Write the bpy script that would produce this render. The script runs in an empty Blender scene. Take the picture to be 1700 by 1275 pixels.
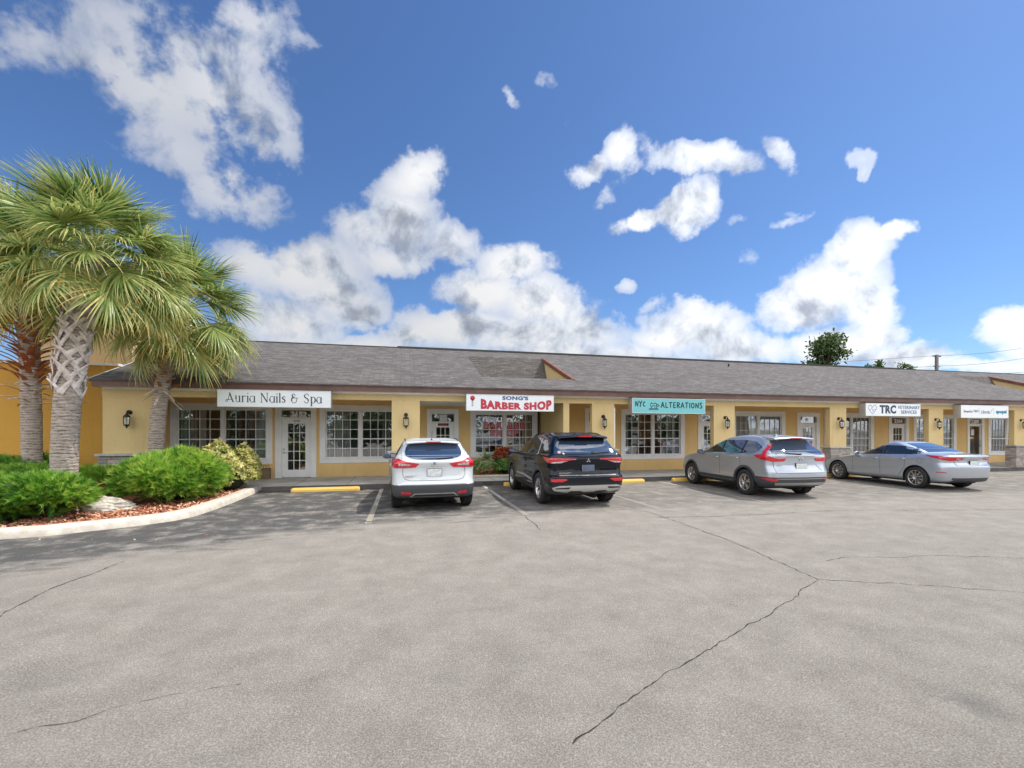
import bpy, bmesh, math, random
import numpy as np
from mathutils import Vector, Matrix, geometry
from mathutils.bvhtree import BVHTree

SC = bpy.context.scene
COL = SC.collection
R = math.radians

# ------------------------------------------------------------------ helpers
def link(o, parent=None):
    COL.objects.link(o)
    if parent is not None:
        o.parent = parent
    return o

def tag(o, label=None, cat=None, group=None, kind=None):
    if label: o['label'] = label
    if cat: o['category'] = cat
    if group: o['group'] = group
    if kind: o['kind'] = kind
    return o

def empty(name, loc=(0, 0, 0), rz=0.0, label=None, cat=None, group=None):
    o = bpy.data.objects.new(name, None)
    o.empty_display_size = 0.2
    o.location = loc
    o.rotation_euler = (0, 0, rz)
    link(o)
    return tag(o, label, cat, group)

class MB:
    """collects faces, builds one mesh object"""
    def __init__(s):
        s.v = []; s.f = []; s.sm = []; s.t = []
    def add(s, vs, fs, smooth=False, tint=None):
        n = len(s.v)
        s.v.extend([tuple(p) for p in vs])
        s.f.extend([tuple(i + n for i in f) for f in fs])
        s.sm.extend([smooth] * len(fs))
        if tint is not None:
            s.t.extend([0.0] * (n - len(s.t)))
            s.t.extend([tint] * len(vs))
        return s
    def box(s, x0, x1, y0, y1, z0, z1):
        v = [(x, y, z) for x in (x0, x1) for y in (y0, y1) for z in (z0, z1)]
        f = [(0, 1, 3, 2), (4, 6, 7, 5), (0, 4, 5, 1), (2, 3, 7, 6), (0, 2, 6, 4), (1, 5, 7, 3)]
        return s.add(v, f)
    def bevbox(s, x0, x1, y0, y1, z0, z1, b=0.01):
        bm = bmesh.new()
        v = [bm.verts.new((x, y, z)) for x in (x0, x1) for y in (y0, y1) for z in (z0, z1)]
        for f in [(0, 1, 3, 2), (4, 6, 7, 5), (0, 4, 5, 1), (2, 3, 7, 6), (0, 2, 6, 4), (1, 5, 7, 3)]:
            bm.faces.new([v[i] for i in f])
        bmesh.ops.bevel(bm, geom=list(bm.edges), offset=b, segments=2, affect='EDGES', profile=0.5)
        bm.verts.index_update()
        s.add([tuple(q.co) for q in bm.verts], [tuple(q.index for q in f.verts) for f in bm.faces])
        bm.free()
        return s
    def prism(s, poly, axis, a, b):
        """poly 2D points extruded along axis from a to b. axis x: (y,z); y: (x,z); z: (x,y)"""
        def P(p, t):
            return {'x': (t, p[0], p[1]), 'y': (p[0], t, p[1]), 'z': (p[0], p[1], t)}[axis]
        n = len(poly)
        v = [P(p, a) for p in poly] + [P(p, b) for p in poly]
        f = [tuple(range(n)), tuple(range(2 * n - 1, n - 1, -1))]
        f += [(i, (i + 1) % n + 0, (i + 1) % n + n, i + n) for i in range(n)]
        return s.add(v, f)
    def tube(s, pts, r, n=8, caps=True, smooth=True):
        pts = [Vector(p) for p in pts]
        rs = r if isinstance(r, (list, tuple)) else [r] * len(pts)
        rings = []
        for i, p in enumerate(pts):
            d = (pts[min(i + 1, len(pts) - 1)] - pts[max(i - 1, 0)])
            d = d.normalized() if d.length > 1e-9 else Vector((0, 0, 1))
            a = d.orthogonal().normalized() if abs(d.z) < .99 else Vector((1, 0, 0))
            if abs(d.z) < .99: a = d.cross(Vector((0, 0, 1))).normalized()
            b = d.cross(a).normalized()
            rings.append([tuple(p + (a * math.cos(2 * math.pi * k / n) + b * math.sin(2 * math.pi * k / n)) * rs[i]) for k in range(n)])
        v = [q for rr in rings for q in rr]
        f = []
        for i in range(len(rings) - 1):
            for k in range(n):
                f.append((i * n + k, i * n + (k + 1) % n, (i + 1) * n + (k + 1) % n, (i + 1) * n + k))
        if caps:
            f.append(tuple(range(n - 1, -1, -1)))
            f.append(tuple(range((len(rings) - 1) * n, len(rings) * n)))
        return s.add(v, f, smooth)
    def lathe(s, prof, c=(0, 0, 0), axis='z', n=32, smooth=True):
        """prof: list of (r, h)"""
        v = []
        for r_, h in prof:
            for k in range(n):
                a = 2 * math.pi * k / n
                u, w = r_ * math.cos(a), r_ * math.sin(a)
                p = {'z': (u, w, h), 'x': (h, u, w), 'y': (u, h, w)}[axis]
                v.append((p[0] + c[0], p[1] + c[1], p[2] + c[2]))
        f = []
        for i in range(len(prof) - 1):
            for k in range(n):
                f.append((i * n + k, i * n + (k + 1) % n, (i + 1) * n + (k + 1) % n, (i + 1) * n + k))
        return s.add(v, f, smooth)
    def xf(s, M):
        s.v = [tuple(M @ Vector(p)) for p in s.v]
        return s
    def build(s, name, m, parent=None, off=None, autosmooth=None):
        me = bpy.data.meshes.new(name)
        if off is not None:
            s.v = [(p[0] - off[0], p[1] - off[1], p[2] - off[2]) for p in s.v]
        me.from_pydata(s.v, [], s.f)
        me.polygons.foreach_set('use_smooth', s.sm)
        if s.t:
            s.t.extend([0.0] * (len(s.v) - len(s.t)))
            at = me.attributes.new('tint', 'FLOAT', 'POINT')
            at.data.foreach_set('value', s.t)
        me.materials.append(m)
        me.update()
        o = bpy.data.objects.new(name, me)
        return link(o, parent)

def np_mesh(name, V, F, m, parent=None, tint=None, smooth=False):
    """V (n,3) F (k,4) numpy"""
    me = bpy.data.meshes.new(name)
    V = np.ascontiguousarray(V, dtype=np.float32); F = np.ascontiguousarray(F, dtype=np.int32)
    me.vertices.add(len(V)); me.vertices.foreach_set('co', V.ravel())
    k = F.shape[1]
    me.loops.add(F.size); me.loops.foreach_set('vertex_index', F.ravel())
    me.polygons.add(len(F))
    me.polygons.foreach_set('loop_start', np.arange(len(F), dtype=np.int32) * k)
    me.polygons.foreach_set('loop_total', np.full(len(F), k, dtype=np.int32))
    if smooth: me.polygons.foreach_set('use_smooth', np.ones(len(F), dtype=bool))
    if tint is not None:
        at = me.attributes.new('tint', 'FLOAT', 'POINT')
        at.data.foreach_set('value', np.ascontiguousarray(tint, dtype=np.float32))
    me.materials.append(m)
    me.update(calc_edges=True)
    me.validate()
    return link(bpy.data.objects.new(name, me), parent)

# ------------------------------------------------------------------ materials
class NT:
    def __init__(s, nt):
        s.nt = nt; s.x = -1600
    def n(s, t, **kw):
        o = s.nt.nodes.new(t)
        for k, v in kw.items():
            if k.startswith('i_'):
                key = k[2:]
                key = int(key) if key.isdigit() else key.replace('_', ' ')
                if hasattr(v, 'is_output') or isinstance(v, bpy.types.NodeSocket):
                    s.nt.links.new(v, o.inputs[key])
                else:
                    o.inputs[key].default_value = v
            else:
                setattr(o, k, v)
        return o
    def math(s, op, a, b=None, c=None, clamp=False):
        o = s.nt.nodes.new('ShaderNodeMath'); o.operation = op; o.use_clamp = clamp
        for i, v in enumerate((a, b, c)):
            if v is None: continue
            if isinstance(v, (int, float)): o.inputs[i].default_value = v
            else: s.nt.links.new(v, o.inputs[i])
        return o.outputs[0]
    def ramp(s, fac, stops, interp='LINEAR'):
        o = s.nt.nodes.new('ShaderNodeValToRGB'); o.color_ramp.interpolation = interp
        e = o.color_ramp.elements
        while len(e) < len(stops): e.new(0.5)
        for el, (p, c) in zip(e, stops):
            el.position = p; el.color = (c[0], c[1], c[2], 1) if len(c) == 3 else c
        s.nt.links.new(fac, o.inputs[0])
        return o.outputs[0]
    def mix(s, fac, a, b, blend='MIX'):
        o = s.nt.nodes.new('ShaderNodeMix'); o.data_type = 'RGBA'; o.blend_type = blend
        for i, v in ((0, fac), (6, a), (7, b)):
            if isinstance(v, (int, float)): o.inputs[i].default_value = v
            elif isinstance(v, tuple): o.inputs[i].default_value = (*v[:3], 1)
            else: s.nt.links.new(v, o.inputs[i])
        return o.outputs[2]
    def noise(s, vec, scale, detail=4, rough=.6, dist=0.0):
        o = s.n('ShaderNodeTexNoise', i_Scale=scale, i_Detail=detail, i_Roughness=rough, i_Distortion=dist)
        if vec is not None: s.nt.links.new(vec, o.inputs['Vector'])
        return o.outputs[0]
    def bump(s, h, dist=.01, strength=.5):
        o = s.n('ShaderNodeBump', i_Strength=strength, i_Distance=dist, i_Height=h)
        return o.outputs[0]

def new_mat(name):
    m = bpy.data.materials.new(name); m.use_nodes = True
    nt = m.node_tree
    b = nt.nodes['Principled BSDF']
    return m, NT(nt), b

def S(nt, sock, v):
    nt.nt.links.new(v, sock)

def simple(name, col, rough=.6, metal=0.0, var=.12, scale=8, bump=0.0, bscale=60, coat=0.0, spec=.5):
    m, t, b = new_mat(name)
    pos = t.n('ShaderNodeNewGeometry').outputs['Position']
    if var > 0:
        n = t.noise(pos, scale, 5, .6)
        c0 = tuple(max(0, c * (1 - var)) for c in col); c1 = tuple(min(1, c * (1 + var)) for c in col)
        S(t, b.inputs['Base Color'], t.ramp(n, [(.3, c0), (.7, c1)]))
    else:
        b.inputs['Base Color'].default_value = (*col, 1)
    b.inputs['Roughness'].default_value = rough
    b.inputs['Metallic'].default_value = metal
    b.inputs['Coat Weight'].default_value = coat
    b.inputs['Coat Roughness'].default_value = .04
    b.inputs['Specular IOR Level'].default_value = spec
    if bump > 0:
        S(t, b.inputs['Normal'], t.bump(t.noise(pos, bscale, 3, .6), bump, .6))
    return m

M = {}
def stucco(name, col):
    m, t, b = new_mat(name)
    pos = t.n('ShaderNodeNewGeometry').outputs['Position']
    big = t.noise(pos, .7, 4, .6); fine = t.noise(pos, 26, 3, .7); mid = t.noise(pos, 5, 4, .6)
    c = t.ramp(big, [(.3, tuple(x * .9 for x in col)), (.7, tuple(min(1, x * 1.06) for x in col))])
    c = t.mix(t.math('MULTIPLY', t.math('SUBTRACT', fine, .4, clamp=True), .9), c, tuple(x * .72 for x in col))
    vs_ = t.n('ShaderNodeVectorMath', operation='MULTIPLY'); S(t, vs_.inputs[0], pos); vs_.inputs[1].default_value = (4.5, 4.5, .5)
    run = t.math('MULTIPLY', t.math('SUBTRACT', t.noise(vs_.outputs[0], 1.6, 5, .65), .52, clamp=True), 1.6, clamp=True)
    c = t.mix(run, c, tuple(x * .74 for x in col))
    # dirt runs near the base of walls
    z = t.n('ShaderNodeSeparateXYZ'); S(t, z.inputs[0], pos)
    low = t.math('MULTIPLY', t.math('SUBTRACT', .5, z.outputs[2], clamp=True), t.math('MULTIPLY', mid, .8))
    c = t.mix(low, c, (.30, .22, .12))
    S(t, b.inputs['Base Color'], c)
    b.inputs['Roughness'].default_value = .9
    S(t, b.inputs['Normal'], t.bump(fine, .012, .7))
    return m
M['stucco'] = stucco('yellow_stucco', (.66, .49, .235))
M['stucco_deep'] = stucco('ochre_stucco', (.60, .325, .055))
M['stucco_recess'] = stucco('recess_stucco', (.86, .59, .25))  # albedo raised above the column stucco to lift the recess shade
M['trim'] = simple('white_trim_paint', (.86, .86, .84), .55, var=.06, scale=3)
M['ceiling'] = simple('ceiling_paint', (.66, .66, .62), .7, var=.05)
M['fascia'] = simple('brown_fascia', (.125, .062, .045), .55, var=.3, scale=2.5, bump=.004, bscale=20)
M['brown'] = simple('dark_brown_paint', (.08, .04, .03), .5)
M['black_metal'] = simple('black_metal', (.018, .016, .015), .45, .3, var=.2)
M['lamp_glass'] = simple('frosted_lamp_glass', (.55, .53, .48), .15, var=.05)
M['white_sign'] = simple('sign_white', (.80, .82, .82), .35, var=.02, scale=2)
M['alu'] = simple('sign_aluminium', (.62, .63, .63), .4, .6, var=.05)
M['chrome'] = simple('chrome', (.75, .75, .76), .12, 1, var=0)
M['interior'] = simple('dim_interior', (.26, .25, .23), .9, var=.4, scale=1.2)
M['blind'] = simple('blind_fabric', (.62, .62, .58), .7, var=.08)
M['paper'] = simple('paper', (.75, .76, .74), .7, var=.05)
M['seal'] = simple('dark_gasket', (.02, .02, .02), .6)

def glass(name, tint=(.85, .9, .9), base=.14):
    m = bpy.data.materials.new(name); m.use_nodes = True
    t = NT(m.node_tree); nt = m.node_tree
    nt.nodes.remove(nt.nodes['Principled BSDF'])
    out = nt.nodes['Material Output']
    tr = t.n('ShaderNodeBsdfTransparent', i_Color=(*tint, 1))
    gl = t.n('ShaderNodeBsdfGlossy', i_Color=(.95, .97, 1, 1), i_Roughness=.01)
    pos = t.n('ShaderNodeNewGeometry').outputs['Position']
    S(t, gl.inputs['Normal'], t.bump(t.noise(pos, 1.7, 2, .5), .03, .25))
    fr = t.n('ShaderNodeFresnel', i_IOR=1.55).outputs[0]
    fac = t.math('ADD', t.math('MULTIPLY', fr, 1.3), base, clamp=True)
    mx = t.n('ShaderNodeMixShader'); S(t, mx.inputs[0], fac)
    nt.links.new(tr.outputs[0], mx.inputs[1]); nt.links.new(gl.outputs[0], mx.inputs[2])
    nt.links.new(mx.outputs[0], out.inputs[0])
    return m
M['glass'] = glass('window_glass')

def shingle():
    m, t, b = new_mat('asphalt_shingles')
    pos = t.n('ShaderNodeNewGeometry').outputs['Position']
    sep = t.n('ShaderNodeSeparateXYZ'); S(t, sep.inputs[0], pos)
    v = t.n('ShaderNodeCombineXYZ'); S(t, v.inputs[0], sep.outputs[0]); S(t, v.inputs[1], t.math('MULTIPLY', sep.outputs[2], 2.9))
    br = t.n('ShaderNodeTexBrick', i_Scale=1.0, i_Mortar_Size=.012, i_Mortar_Smooth=.3, i_Bias=0.0, i_Brick_Width=.32, i_Row_Height=.135)
    br.inputs['Color1'].default_value = (.8, .8, .8, 1); br.inputs['Color2'].default_value = (.2, .2, .2, 1); br.inputs['Mortar'].default_value = (0, 0, 0, 1)
    br.offset = .37; S(t, br.inputs['Vector'], v.outputs[0])
    st = t.n('ShaderNodeVectorMath', operation='MULTIPLY'); S(t, st.inputs[0], v.outputs[0]); st.inputs[1].default_value = (1, 3.2, 1)
    n1 = t.noise(st.outputs[0], 4.2, 4, .75); n2 = t.noise(pos, .5, 3, .6); n3 = t.noise(pos, 70, 2, .6)
    f = t.math('ADD', t.math('MULTIPLY', br.outputs[0], .34), t.math('ADD', t.math('MULTIPLY', n1, .75), t.math('MULTIPLY', n3, .3)))
    c = t.ramp(f, [(.40, (.027, .025, .024)), (.66, (.076, .071, .068)), (.90, (.19, .178, .17))])
    c = t.mix(t.math('MULTIPLY', n2, .35), c, (.17, .13, .115))
    S(t, b.inputs['Base Color'], c)
    b.inputs['Roughness'].default_value = .95
    S(t, b.inputs['Normal'], t.bump(f, .03, .6))
    return m
M['shingle'] = shingle()

def asphalt():
    m, t, b = new_mat('worn_asphalt')
    pos = t.n('ShaderNodeNewGeometry').outputs['Position']
    sep = t.n('ShaderNodeSeparateXYZ'); S(t, sep.inputs[0], pos)
    X, Y = sep.outputs[0], sep.outputs[1]
    fine = t.noise(pos, 88, 4, .85); mid = t.noise(pos, 2.2, 6, .65); big = t.noise(pos, .35, 4, .6)
    vor = t.n('ShaderNodeTexVoronoi', i_Scale=105.0); S(t, vor.inputs['Vector'], pos)
    stretch = t.n('ShaderNodeVectorMath', operation='MULTIPLY'); S(t, stretch.inputs[0], pos); stretch.inputs[1].default_value = (.35, 1.6, 1)
    streak = t.noise(stretch.outputs[0], 1.6, 7, .7, .8)
    # pale worn surface
    f = t.math('ADD', t.math('MULTIPLY', fine, .62), t.math('MULTIPLY', vor.outputs['Distance'], .22))
    f = t.math('ADD', f, t.math('MULTIPLY', mid, .22))
    pale = t.ramp(f, [(.38, (.105, .094, .078)), (.53, (.278, .251, .214)), (.68, (.48, .44, .38))])
    pale = t.mix(t.math('MULTIPLY', big, .4), pale, (.29, .255, .22))
    grey = t.math('MULTIPLY', t.math('SUBTRACT', streak, .56, clamp=True), 1.8, clamp=True)
    pale = t.mix(grey, pale, (.17, .165, .155))
    st2 = t.n('ShaderNodeVectorMath', operation='MULTIPLY'); S(t, st2.inputs[0], pos); st2.inputs[1].default_value = (.10, 1.1, 1)
    tracks = t.math('MULTIPLY', t.math('SUBTRACT', t.noise(st2.outputs[0], 1.0, 5, .6, .4), .54, clamp=True), 1.0, clamp=True)
    pale = t.mix(tracks, pale, (.20, .185, .165))
    spot = t.n('ShaderNodeTexVoronoi', i_Scale=.55, i_Randomness=1.0); S(t, spot.inputs['Vector'], t.n('ShaderNodeVectorMath', operation='ADD').outputs[0])
    S(t, spot.inputs['Vector'].links[0].from_node.inputs[0], pos)
    oil = t.math('MULTIPLY', t.math('SUBTRACT', .13, t.math('ADD', spot.outputs['Distance'], t.math('MULTIPLY', t.math('SUBTRACT', mid, .5), .35)), clamp=True), 6, clamp=True)
    pale = t.mix(t.math('MULTIPLY', oil, .5), pale, (.10, .10, .10))
    # sealed, darker bays in front of the shops
    edge = t.math('MULTIPLY', t.math('MAXIMUM', t.math('SUBTRACT', -.3, X), 0.0), .47)
    d = t.math('ADD', t.math('SUBTRACT', Y, 8.7), edge)
    d = t.math('ADD', d, t.math('MULTIPLY', t.math('SUBTRACT', streak, .5), 3.6))
    k = t.math('SMOOTH_MIN', t.math('MULTIPLY', t.math('ADD', d, .1), 1.1), 1.0, .1)
    k = t.math('MAXIMUM', k, 0.0)
    fall = t.n('ShaderNodeMapRange', i_From_Min=.5, i_From_Max=5.0, i_To_Min=1.0, i_To_Max=.42); S(t, fall.inputs[0], X)
    k = t.math('MULTIPLY', k, fall.outputs[0])
    worn = t.math('SUBTRACT', 1.0, t.math('MULTIPLY', t.math('SUBTRACT', mid, .49, clamp=True), 4.6), clamp=True)
    k = t.math('MULTIPLY', t.math('MULTIPLY', k, worn), .88)
    dark = t.ramp(f, [(.38, (.022, .023, .025)), (.54, (.066, .066, .066)), (.72, (.165, .162, .157))])
    c = t.mix(k, pale, dark)
    S(t, b.inputs['Base Color'], c)
    b.inputs['Roughness'].default_value = .92
    b.inputs['Specular IOR Level'].default_value = .3
    S(t, b.inputs['Normal'], t.bump(f, .03, .8))
    return m
M['asphalt'] = asphalt()
M['crack'] = simple('crack_dark', (.035, .032, .03), 1, var=.3)  # near-black colour of the asphalt cracks and walkway joints
M['concrete'] = simple('walkway_concrete', (.50, .485, .455), .9, var=.25, scale=1.5, bump=.006)
M['kerb'] = simple('kerb_concrete', (.56, .50, .42), .92, var=.22, scale=6, bump=.012, bscale=45)
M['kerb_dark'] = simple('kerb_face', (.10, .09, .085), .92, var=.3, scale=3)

def paint(name, col, under, thr=.5):
    m, t, b = new_mat(name)
    pos = t.n('ShaderNodeNewGeometry').outputs['Position']
    n = t.noise(pos, 14, 6, .75)
    n2 = t.noise(pos, 1.5, 3, .6)
    f = t.math('MULTIPLY', t.math('SUBTRACT', t.math('ADD', n, t.math('MULTIPLY', n2, .35)), thr), 6, clamp=True)
    S(t, b.inputs['Base Color'], t.mix(f, under, col))
    b.inputs['Roughness'].default_value = .8
    return m
M['line_white'] = paint('worn_white_paint', (.62, .60, .54), (.24, .22, .18), .60)
M['line_yellow'] = paint('worn_yellow_paint', (.42, .34, .21), (.24, .22, .19), .64)
M['yellow'] = paint('yellow_stop_paint', (.88, .55, .13), (.55, .36, .12), .42)
M['mulch'] = None
def mulch():
    m, t, b = new_mat('red_mulch')
    pos = t.n('ShaderNodeNewGeometry').outputs['Position']
    n = t.noise(pos, 40, 4, .8, .5)
    S(t, b.inputs['Base Color'], t.ramp(n, [(.3, (.08, .03, .018)), (.5, (.34, .12, .055)), (.75, (.72, .36, .20))]))
    b.inputs['Roughness'].default_value = .95
    S(t, b.inputs['Normal'], t.bump(n, .04, 1))
    return m
M['mulch'] = mulch()

def stone():
    m, t, b = new_mat('stacked_stone')
    pos = t.n('ShaderNodeNewGeometry').outputs['Position']
    tc = t.n('ShaderNodeNewGeometry').outputs['Random Per Island']
    n = t.noise(pos, 14, 5, .7); n2 = t.noise(pos, 3, 3, .6)
    c = t.ramp(tc, [(0, (.30, .26, .24)), (.35, (.50, .42, .36)), (.6, (.36, .31, .28)), (.8, (.60, .53, .46)), (1, (.24, .22, .21))])
    c = t.mix(t.math('MULTIPLY', n, .6), c, (.12, .105, .095))
    S(t, b.inputs['Base Color'], c)
    b.inputs['Roughness'].default_value = .9
    S(t, b.inputs['Normal'], t.bump(n, .02, .8))
    return m
M['stone'] = stone()
M['capstone'] = simple('cap_stone', (.40, .39, .36), .9, var=.2, scale=9, bump=.01)

def leaf(name, stops, trans=.35, rough=.5):
    m, t, b = new_mat(name)
    at = t.n('ShaderNodeAttribute'); at.attribute_name = 'tint'
    c = t.ramp(at.outputs['Fac'], stops)
    S(t, b.inputs['Base Color'], c)
    b.inputs['Roughness'].default_value = rough
    tl = t.n('ShaderNodeBsdfTranslucent'); S(t, tl.inputs[0], c)
    mx = t.n('ShaderNodeMixShader'); mx.inputs[0].default_value = trans
    out = m.node_tree.nodes['Material Output']
    m.node_tree.links.new(b.outputs[0], mx.inputs[1]); m.node_tree.links.new(tl.outputs[0], mx.inputs[2])
    m.node_tree.links.new(mx.outputs[0], out.inputs[0])
    return m

# ------------------------------------------------------------------ camera
H = 1.71
F = 742.0
cd = bpy.data.cameras.new('camera'); cam = bpy.data.objects.new('camera', cd); COL.objects.link(cam)
cd.sensor_fit = 'HORIZONTAL'; cd.sensor_width = 36.0; cd.lens = 36.0 * F / 1700.0
cd.shift_y = (717.5 - 637.5) / 1700.0
cd.clip_start = .05; cd.clip_end = 3000
cam.location = (0, 0, H); cam.rotation_euler = (R(90), 0, -R(13.54))
SC.camera = cam

# ------------------------------------------------------------------ sky and sun
SUN = Vector((.68, .04, 1.0)).normalized()
EL = math.asin(SUN.z); AZ = math.atan2(SUN.x, SUN.y)
sl = bpy.data.lights.new('sun', 'SUN'); sl.energy = 3.2; sl.angle = R(.5); sl.color = (1, .955, .88)
so = bpy.data.objects.new('sun', sl); COL.objects.link(so)
so.rotation_euler = SUN.to_track_quat('Z', 'Y').to_euler()
so.location = (10, 0, 30)
CLOUDS=[(11.76,-3.63,8.28,-0.97,33.72,-18.34,0.59),(8.90,-3.42,5.78,0.88,16.55,-8.49,0.76),(8.25,-4.90,5.61,2.51,11.09,-5.34,0.81),(11.14,-15.79,11.44,9.60,7.53,-1.30,0.76),(9.49,-5.70,6.53,8.39,20.49,-6.41,0.66),(11.60,-6.15,6.48,6.72,19.89,-6.43,0.71),(5.94,-0.00,2.23,-8.80,31.56,-22.65,0.71),(19.26,-3.38,6.71,-1.03,50.83,-20.47,0.47),(14.19,-0.00,4.10,-5.02,19.39,-14.13,0.66),(9.21,1.99,3.25,-19.30,36.78,-31.46,0.57),(10.03,9.97,-5.28,-12.27,20.03,-9.75,1),(14.08,-0.00,0.06,-1.36,17.24,-7.36,1),(13.04,-5.48,1.00,7.16,26.03,-10.91,0.9),(16.90,-0.00,1.50,-2.88,26.11,-10.74,0.9),(9.71,-0.00,0.26,-2.14,29.72,-10.87,0.9),(8.56,-0.00,1.65,-2.16,18.42,-6.25,1),(16.21,-0.00,1.44,-1.95,26.38,-6.85,1),(15.78,-0.00,4.40,-4.27,27.28,-9.77,0.9),(9.83,-0.00,2.22,-2.35,25.73,-5.96,1),(11.86,-0.00,1.62,-1.78,19.45,-5.65,1),(12.00,-0.00,-2.83,0.33,23.88,-8.62,1.1),(9.29,-0.00,-1.57,-0.08,21.81,-6.59,1.1),(9.21,-1.79,-2.30,3.74,19.11,-6.45,1.1),(7.10,-0.00,-0.82,-0.26,23.40,-5.28,1.1),(5.45,-0.00,-1.66,0.74,23.08,-5.04,1.1),(10.91,-0.00,-0.26,-1.22,36.20,-7.38,1),(12.94,-7.98,-3.29,12.11,20.21,-9.16,1),(10.10,-0.00,-4.79,1.90,39.45,-7.53,1),(10.70,-0.00,-6.76,2.25,23.59,-6.41,1.1),(29.19,-0.00,-18.11,4.84,47.66,-14.98,1),(11.56,-0.00,-8.20,2.49,27.00,-6.34,1.1),(17.03,-0.00,-9.77,2.43,34.20,-7.94,1.1),(11.66,3.56,-10.77,-4.71,19.84,-0.99,1.15),(17.03,9.23,-18.19,-12.06,21.28,4.23,1.15),(32.85,14.27,-36.16,-21.43,53.34,2.34,1),(16.75,-0.00,-13.50,4.13,27.60,-9.71,1.1),(24.10,-0.00,-21.89,4.38,25.13,-9.52,1.1),(12.54,-0.00,-10.74,3.18,27.64,-7.01,1.1),(23.29,-0.00,-21.43,4.98,35.40,-10.64,1),(13.59,8.96,-12.05,-8.94,23.16,-4.83,1.15),(9.92,-0.00,-6.27,8.34,41.29,-26.44,0.95),(16.88,7.92,-11.23,-8.84,48.37,-21.99,0.85),(28.35,-0.00,-13.52,4.13,35.41,-21.25,0.9),(52.69,19.73,-50.60,-2.08,28.00,-12.28,0.8),(18.94,-0.00,-13.13,10.60,48.89,-31.37,0.85),(17.17,4.14,-10.64,-2.74,41.71,-16.12,1.05),(22.16,21.44,-20.76,-23.71,42.14,-9.77,0.48),(51.78,8.57,-50.04,9.68,76.43,-43.25,0.42),(95.36,61.98,-112.77,-42.21,73.05,6.44,0.44),(28.09,4.73,-23.88,4.18,110.67,-45.10,0.44),(64.04,-0.00,-50.05,22.39,102.34,-57.99,0.4),(43.98,21.21,-28.00,-27.53,76.82,-10.42,0.65),(34.06,-0.00,-10.89,2.89,60.56,-40.98,0.4),(80.04,73.52,-65.87,-23.44,63.68,-35.76,0.36),(34.23,6.21,-26.44,2.36,121.30,-50.78,0.4),(59.40,20.18,-49.35,-13.23,62.68,-10.46,0.36),(44.23,16.06,-28.30,-21.42,78.81,-9.37,0.48),(123.99,-0.00,-35.15,1.88,78.71,-47.85,0.24),(40.53,20.85,-26.55,-19.87,102.78,-53.91,0.24),(35.36,-0.00,-37.85,5.95,35.49,-11.77,1.1),(29.56,-0.00,-32.11,5.91,43.98,-11.58,1),(48.34,-0.00,-48.33,14.46,130.23,-29.54,0.8),(17.47,-0.00,-16.56,4.39,38.46,-9.14,1.1),(23.69,-0.00,-24.95,9.56,91.28,-18.92,0.9),(25.68,-0.00,-26.20,11.15,106.05,-22.41,0.8),(12.41,-0.00,-3.10,0.50,28.58,-10.35,0.48),(4.00,-0.00,-1.48,1.50,35.20,-6.49,1),(5.37,-0.00,0.73,-2.11,41.29,-7.60,1),(58.98,-0.00,-58.34,13.49,103.81,-27.80,0.48),(24.21,-0.00,7.00,-2.79,22.82,-5.97,0.8)]

w = bpy.data.worlds.new('World'); SC.world = w; w.use_nodes = True
t = NT(w.node_tree)
bg = w.node_tree.nodes['Background']
sky = t.n('ShaderNodeTexSky'); sky.sky_type = 'NISHITA'; sky.sun_disc = False
sky.sun_elevation = EL; sky.sun_rotation = AZ; sky.altitude = 0; sky.air_density = 1.0; sky.dust_density = .5; sky.ozone_density = 2.2
dirv = t.n('ShaderNodeTexCoord').outputs['Generated']
nd = t.n('ShaderNodeVectorMath', operation='NORMALIZE'); S(t, nd.inputs[0], dirv); nd = nd.outputs[0]
# billow warp of the look-up direction
def warp(vec, scale, amt, det, off):
    a = t.n('ShaderNodeVectorMath', operation='ADD'); S(t, a.inputs[0], vec); a.inputs[1].default_value = (off, off * .7, 0)
    nn = t.n('ShaderNodeTexNoise', i_Scale=scale, i_Detail=det, i_Roughness=.62); S(t, nn.inputs['Vector'], a.outputs[0])
    s1 = t.n('ShaderNodeVectorMath', operation='SUBTRACT'); S(t, s1.inputs[0], nn.outputs[1]); s1.inputs[1].default_value = (.5, .5, .5)
    s2 = t.n('ShaderNodeVectorMath', operation='SCALE'); S(t, s2.inputs[0], s1.outputs[0]); s2.inputs['Scale'].default_value = amt
    s3 = t.n('ShaderNodeVectorMath', operation='ADD'); S(t, s3.inputs[0], vec); S(t, s3.inputs[1], s2.outputs[0])
    return s3.outputs[0]
wv = warp(nd, 7.0, .085, 5, 3.1)
sp = t.n('ShaderNodeSeparateXYZ'); S(t, sp.inputs[0], wv)
az = t.math('ARCTAN2', sp.outputs[0], sp.outputs[1]); el = t.math('ARCSINE', sp.outputs[2])
ae = t.n('ShaderNodeCombineXYZ'); S(t, ae.inputs[0], az); S(t, ae.inputs[1], el); ae.inputs[2].default_value = 1
mask = None
for (a, b_, c, d, e, f_, s_) in CLOUDS:
    d1 = t.n('ShaderNodeVectorMath', operation='DOT_PRODUCT'); S(t, d1.inputs[0], ae.outputs[0]); d1.inputs[1].default_value = (a, b_, c)
    d2 = t.n('ShaderNodeVectorMath', operation='DOT_PRODUCT'); S(t, d2.inputs[0], ae.outputs[0]); d2.inputs[1].default_value = (d, e, f_)
    q = t.math('MULTIPLY_ADD', d1.outputs['Value'], d1.outputs['Value'], t.math('MULTIPLY', d2.outputs['Value'], d2.outputs['Value']))
    v = t.math('MULTIPLY_ADD', q, -.5 * s_, s_)
    mask = v if mask is None else t.math('SMOOTH_MAX', mask, v, .22)
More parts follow.
